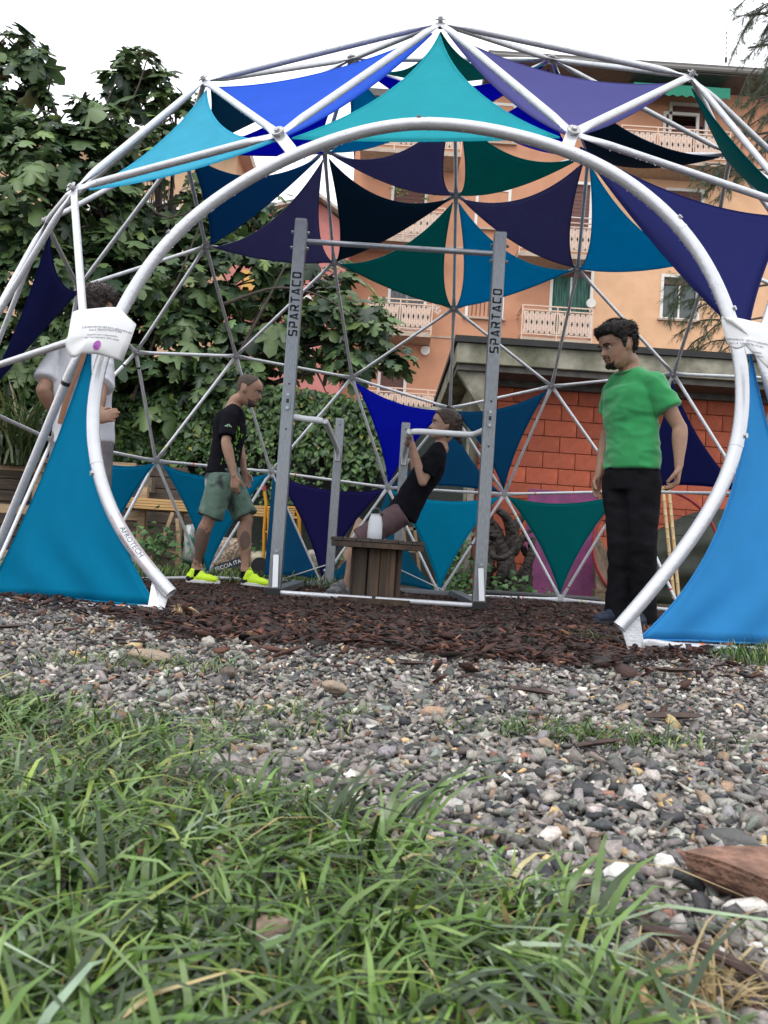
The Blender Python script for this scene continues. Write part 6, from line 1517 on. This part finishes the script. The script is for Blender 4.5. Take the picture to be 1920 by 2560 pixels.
blkT=mat('black_jersey',(.0065,.0065,.010),.95,var=.2,vscale=6,bump=.1,bscale=300,spec=.1)
b_=MB(); torso(b_,smooth_rings([(PC+Vector((.0,0,-.02)),.178,.136),(PC+Vector((0,0,.10)),.160,.115),(WA+Vector((.01,0,.06)),.158,.113),(CH,.172,.128),(CH+Vector((0,0,.07)),.172,.118),((SRr+SLl)/2,.150,.095),(NB+Vector((-.01,0,-.03)),.085,.068)]),rt_)
limb(b_,[SRr,NB-Vector((.01,0,.045)),SLl],[.064,.058,.064]); 
for S_0,E0 in ((SRr,ER),(SLl,EL)): u=E0-S_0; b_.tube([S_0-u*.05,S_0+u*.3,S_0+u*.82],[.064,.066,.068],18)
cloth('t_shirt',b_,blkT,pm,.0085,(.007,6,8))
prt=mat('lime_print',(.16,.42,.03),.7); 
b_=MB()      # leafy lime print on the front of the shirt
for k in range(70):
    z=random.uniform(PC.z+.03,CH.z+.02); f_=.128+.006*random.random(); a=random.gauss(-.55,.28); c_=Vector((PC.x+(CH.x-PC.x)*(z-PC.z)/(CH.z-PC.z),6.7,z))+fw*math.cos(a)*f_+rt_*(-math.sin(a))*.175
    s_=random.uniform(.008,.022); e=Vector((random.gauss(0,.5),random.gauss(0,.5),1)).normalized()*s_; g=fw.cross(e).normalized()*s_*.4; nn=(fw*math.cos(a)*1.4-rt_*math.sin(a)).normalized(); 
    b_.add([c_-e,c_+g,c_+e,c_-g],[(0,1,2,3)])
pr=b_.build('printed_leaves',prt,pm,fix=False); sw=pr.modifiers.new('s','SHRINKWRAP'); sw.target=[o for o in pm.children if o.name.startswith('t_shirt')][0]; sw.offset=.002; pr['kind']='stuff'
b_=MB(); u=(ER-SRr); c_=SRr+u*.45+Vector((.012,-.072,0))
for k in range(3): 
    o_=c_+Vector((k*.016-.012,-.0,.012*(k%2))); s_=.014; b_.add([o_+Vector((-s_,0,-s_*.6)),o_+Vector((s_*.3,0,-s_)),o_+Vector((s_,0,.2*s_)),o_+Vector((.1*s_,0,s_)),o_+Vector((-s_*1.1,0,.5*s_))],[(0,1,2,3,4)])
o=b_.build('sleeve_print',mat('pale_green_print',(.20,.32,.20),.7),pm,fix=False); sw=o.modifiers.new('s','SHRINKWRAP'); sw.target=pr.modifiers[0].target; sw.offset=.002
tie=mat('tie_dye',(.10,.165,.13),.85,col2=(.030,.035,.038),vscale=7,var=.25,detail=5,ramp=(.50,.60),bump=.1,bscale=200)
nt=tie.node_tree; bs=nt.nodes['Principled BSDF']; src=bs.inputs['Base Color'].links[0].from_socket; nz=nt.nodes.new('ShaderNodeTexNoise'); nz.inputs['Scale'].default_value=5.5; nz.inputs['Detail'].default_value=6; nz.noise_dimensions='4D'; nz.inputs['W'].default_value=3.3
mr=nt.nodes.new('ShaderNodeMapRange'); mr.inputs['From Min'].default_value=.62; mr.inputs['From Max'].default_value=.70; mi=nt.nodes.new('ShaderNodeMix'); mi.data_type='RGBA'; mi.inputs['B'].default_value=(.42,.45,.44,1)
tc=nt.nodes.new('ShaderNodeTexCoord'); nt.links.new(tc.outputs['Object'],nz.inputs['Vector']); nt.links.new(nz.outputs[0],mr.inputs[0]); nt.links.new(mr.outputs[0],mi.inputs['Factor']); nt.links.new(src,mi.inputs['A']); nt.links.new(mi.outputs['Result'],bs.inputs['Base Color'])
b_=MB(); torso(b_,smooth_rings([(PC+Vector((0,0,.06)),.158,.120),(PC+Vector((0,0,-.05)),.170,.142),(PC+Vector((.005,0,-.15)),.165,.135)],8),rt_)
for H,K in ((HR,KR),(HL,KL)): b_.tube([H+Vector((0,0,.05)),H,H.lerp(K,.3),H.lerp(K,.6),H.lerp(K,.92)],[.095,.108,.106,.103,.106],20)
cloth('shorts',b_,tie,pm,.0085,(.008,5,8))
neon=mat('neon_yellow',(.52,.78,.01),.55,var=.06,vscale=30); wsole=mat('white_sole',(.62,.62,.60),.6); bheel=mat('black_heel',(.015,.015,.017),.6)
def gnd(px,py,y): q=at(px,py,y); q.z=float(gz(q.x,q.y))+.018; return q
shoe(pm,gnd(464,1461,6.62),gnd(551,1461,6.60),.1,(neon,wsole,bheel),laces=neon); shoe(pm,gnd(602,1462,6.74),gnd(680,1462,6.66),.1,(neon,wsole,bheel),laces=neon)
for A_ in (AR_,AL_): MB().tube([A_+Vector((.012,0,-.075)),A_+Vector((.008,0,-.02))],[.045,.041],16).build('sock',blkT,pm,smooth=True)
def crop(z,a,x,y):
    d=math.degrees(a); line=np.interp(d,[0,40,60,76,86,92,112,120,180],[.90,.88,.80,.62,.45,.60,.60,.34,.26]); k=min(1,max(0,(z-line)/.05+.5)); return -.04+(.050)*k
hair_part('hair',Mh,Hh,crop,hair_grey,pm)
def stub(z,a,x,y):
    d=math.degrees(a); return .006 if ((z<.19 and d<80) or (.28<z<.31 and d<22)) else -.04
hair_part('beard',Mh,Hh,stub,hair_grey,pm); face_bits(Mh,Hh,pm,hair_grey)

# ---- girl hanging on the right handle
gx=at(935,1470,6.33); pgl=thing('person',(gx.x,6.33,0),'girl in black T-shirt and mauve shorts leaning back under the dip handle','person')
skinY=skin_mat('skin_fair',(.40,.235,.165)); Hh=.232
near=Vector((0,-1,0)); H1=Vector((xb,6.16,ZH)); H2=Vector((xb,6.50,ZH))
SL=at(1090,1140,6.20); SR2=at(1090,1140,6.48); NB=at(1104,1108,6.34); CH=at(1070,1180,6.34); WA=at(1035,1235,6.34); PC=at(1010,1277,6.34)
EL=at(1057,1206,6.14); ER=at(1044,1200,6.52)
W1=H1+Vector((.035,0.0,-.062)); W2=H2+Vector((.035,0,-.062))
HL=PC+Vector((-.01,-.07,-.02)); HR=PC+Vector((-.01,.07,-.02)); KL=at(896,1352,6.27); KR=at(905,1350,6.41); AL=at(866,1450,6.26); AR2=at(872,1450,6.42); AL.z=AR2.z=.085
hf=Vector((-.985,-.10,.06)); Mh=frame(at(1109,1066,6.33)-Vector((0,0,.45*Hh)),hf,-.02,0)
b_=MB(); vs,fs=head_pts(Hh,Mh,lambda z,a,x,y:0); b_.add(vs,fs); ear(b_,Mh,Hh,1); ear(b_,Mh,Hh,-1)
limb(b_,[NB+Vector((0,0,-.04)),NB+Vector((.0,0,.02)),Mh@Vector((0,-.12*Hh,.18*Hh)),Mh@Vector((0,-.10*Hh,.35*Hh))],[.058,.047,.047,.05])
torso(b_,smooth_rings([(PC,.12,.09),(WA,.105,.08),(CH,.125,.085),((SL+SR2)/2,.11,.065),(NB,.05,.045)]),near)
arm(b_,SL,EL,W1,.80); arm(b_,SR2,ER,W2,.80); leg_(b_,HL,KL,AL,.82); leg_(b_,HR,KR,AR2,.82)
for W_ in (W1,W2): hand(b_,W_,(-.25,0,1),(-1,0,-.2),(0,1,0) if W_ is W2 else (0,1,0),.80,1.0,.02,.5)
me=remesh(b_,'body',.0055,3); me.materials.append(skinY); link_mesh('body',me,pgl)
sp_d=(NB-PC).normalized()
b_=MB(); torso(b_,smooth_rings([(PC-sp_d*.045,.150,.130),(PC+sp_d*.06,.142,.118),(WA+sp_d*.04,.135,.108),(CH,.142,.112),(CH+sp_d*.07,.140,.105),((SL+SR2)/2+Vector((0,0,-.0)),.125,.082),(NB-sp_d*.03,.07,.058)]),near)
limb(b_,[SL,NB-sp_d*.04,SR2],[.056,.050,.056])
for S0,E0 in ((SL,EL),(SR2,ER)): u=E0-S0; b_.tube([S0-u*.1,S0+u*.3,S0+u*.72],[.055,.057,.060],16)
cloth('t_shirt',b_,blkT,pgl,.008,(.006,7,9))
mauve=mat('mauve_shorts',(.10,.058,.066),.85,var=.15,vscale=9,bump=.2,bscale=80)
b_=MB(); torso(b_,smooth_rings([(PC+sp_d*.03,.128,.10),(PC-sp_d*.03,.135,.112)],6),near)
for H,K in ((HL,KL),(HR,KR)): b_.tube([H,H.lerp(K,.4),H.lerp(K,.97)],[.092,.092,.088],18)
cloth('shorts',b_,mauve,pgl,.008,(.008,8,6))
gsh=mat('grey_shoe',(.07,.07,.075),.6,col2=(.20,.20,.21),vscale=40,var=.2)
for A_,y in ((AL,6.26),(AR2,6.42)): 
    gzv=float(gz(A_.x,y)); shoe(pgl,Vector((A_.x+.035,y,gzv)),Vector((A_.x-.165,y,gzv)),.1,(gsh,wsole if 0 else mat('grey_sole',(.20,.20,.20),.7)),w=.036)
def bob(z,a,x,y):
    d=math.degrees(a); line=np.interp(d,[0,30,50,68,80,96,104,116,180],[.84,.82,.74,.60,.47,.50,.36,.12,.02]); k=min(1,max(0,(z-line)/.04+.5)); t=np.interp(z,[0,.3,.6,.85,1],[.05,.06,.055,.075,.075])+.05*math.exp(-((d-180)/40)**2)*math.exp(-((z-.45)/.2)**2); return -.05+(t+.05)*k
hair_part('hair',Mh,Hh,bob,hair_brown,pgl,260,.03,.003,lambda x,y,z: y<-.3 or z>.95,.0025)
pt=Mh@Vector((0,-.50*Hh,.22*Hh)); b_=MB(); b_.ball(pt,.036,.032,.040,12); b_.ball(pt+Vector((.018,0,-.03)),.02,.018,.034,10); b_.build('hair_knot',hair_brown,pgl,smooth=True)
face_bits(Mh,Hh,pgl,hair_brown)

# ---- man in the white T-shirt behind the notice
w0=at(200,1500,4.8); pw=thing('person',(w0.x,4.8,float(gz(w0.x,4.8))),'dark-haired man in white T-shirt, hand on hip, behind the left notice','person')
fw=Vector((.25,.97,0)); lf=Vector((-.97,.25,0)); Hh=.248
SL=at(150,890,4.83); SRr=at(253,893,4.76); NB=at(236,858,4.8); EL=at(108,975,4.72); WL=at(140,1040,4.86); ER=at(248,992,4.58); WR=at(232,1050,4.52)
PC=at(205,1105,4.8); CH=at(205,950,4.8); WA=at(203,1035,4.8)
Mh=frame(at(247,775,4.8)-Vector((0,0,.45*Hh)),(.35,.93,0),.1,0)
b_=MB(); vs,fs=head_pts(Hh,Mh,lambda z,a,x,y:0); b_.add(vs,fs); ear(b_,Mh,Hh,1); ear(b_,Mh,Hh,-1)
limb(b_,[NB+Vector((0,0,-.04)),NB+Vector((0,0,.04)),Mh@Vector((0,-.12*Hh,.2*Hh))],[.068,.058,.058])
torso(b_,smooth_rings([(PC,.14,.10),(WA,.12,.085),(CH,.15,.10),((SL+SRr)/2,.13,.075),(NB,.06,.05)]),lf)
HL=PC+lf*.09; HR=PC-lf*.09; KL=HL+Vector((0,0,-.44)); KR=HR+Vector((.02,0,-.44)); AL=Vector((KL.x,4.8,.09)); ARr=Vector((KR.x,4.8,.09))
arm(b_,SL,EL,WL); arm(b_,SRr,ER,WR); leg_(b_,HL,KL,AL); leg_(b_,HR,KR,ARr)
hand(b_,WL,(.5,.5,-.5),(.6,.2,.3),(-.3,.5,.6),1,.3); hand(b_,WR,(.8,-.1,.25),(-.1,.9,0),(.1,-.1,1),1,.35)
me=remesh(b_,'body',.007,3); me.materials.append(skinG); link_mesh('body',me,pw)
whT=mat('white_jersey',(.60,.60,.64),.85,var=.05,vscale=6,bump=.1,bscale=300)
b_=MB(); torso(b_,smooth_rings([(PC+Vector((.01,0,-.01)),.185,.135),(PC+Vector((0,0,.1)),.182,.130),(WA+Vector((0,0,.06)),.176,.122),(CH,.185,.128),(CH+Vector((.0,0,.07)),.180,.12),((SL+SRr)/2+Vector((0,0,.01)),.150,.09),(NB+Vector((-.01,0,-.03)),.085,.068)]),lf)
limb(b_,[SL,NB-Vector((.0,0,.045)),SRr],[.066,.060,.066])
for S0,E0 in ((SL,EL),(SRr,ER)): u=E0-S0; b_.tube([S0-u*.05,S0+u*.3,S0+u*.75],[.066,.072,.078],18)
cloth('t_shirt',b_,whT,pw,.009,(.010,5,6))
P=[at(214,872,4.66),at(206,900,4.655),at(188,940,4.655),at(165,1000,4.66),at(150,1060,4.67)]; o=MB().tube(P,1.0,8,True,(1,0,0),[(.016,.002)]*5).build('shoulder_strap',mat('brown_strap',(.22,.10,.05),.6),pw,smooth=True)
gry=mat('grey_trousers',(.16,.15,.155),.8,var=.15,vscale=8,bump=.15,bscale=100)
b_=MB(); torso(b_,smooth_rings([(PC+Vector((0,0,.05)),.165,.12),(PC+Vector((0,0,-.08)),.172,.125)],6),lf)
for H,K,A in ((HL,KL,AL),(HR,KR,ARr)): b_.pill([H,H.lerp(K,.5),K,K.lerp(A,.5),A+Vector((0,0,-.02))],[.10,.092,.082,.076,.074],18)
cloth('trousers',b_,gry,pw,.01,(.008,5,8))
shoe(pw,AL+Vector((0,-.06,-.088)),AL+Vector((.04,.2,-.088)),.1,(navs,drs)); shoe(pw,ARr+Vector((0,-.06,-.088)),ARr+Vector((.08,.19,-.088)),.1,(navs,drs))
hair_part('hair',Mh,Hh,cap(.80,.30,.12,.09,.05),hair_brown if 0 else mat('darkbrown_hair',(.035,.024,.019),.6,var=.4,vscale=60,bump=.8,bscale=80),pw,900,.022,.006,lambda x,y,z: z>.5)
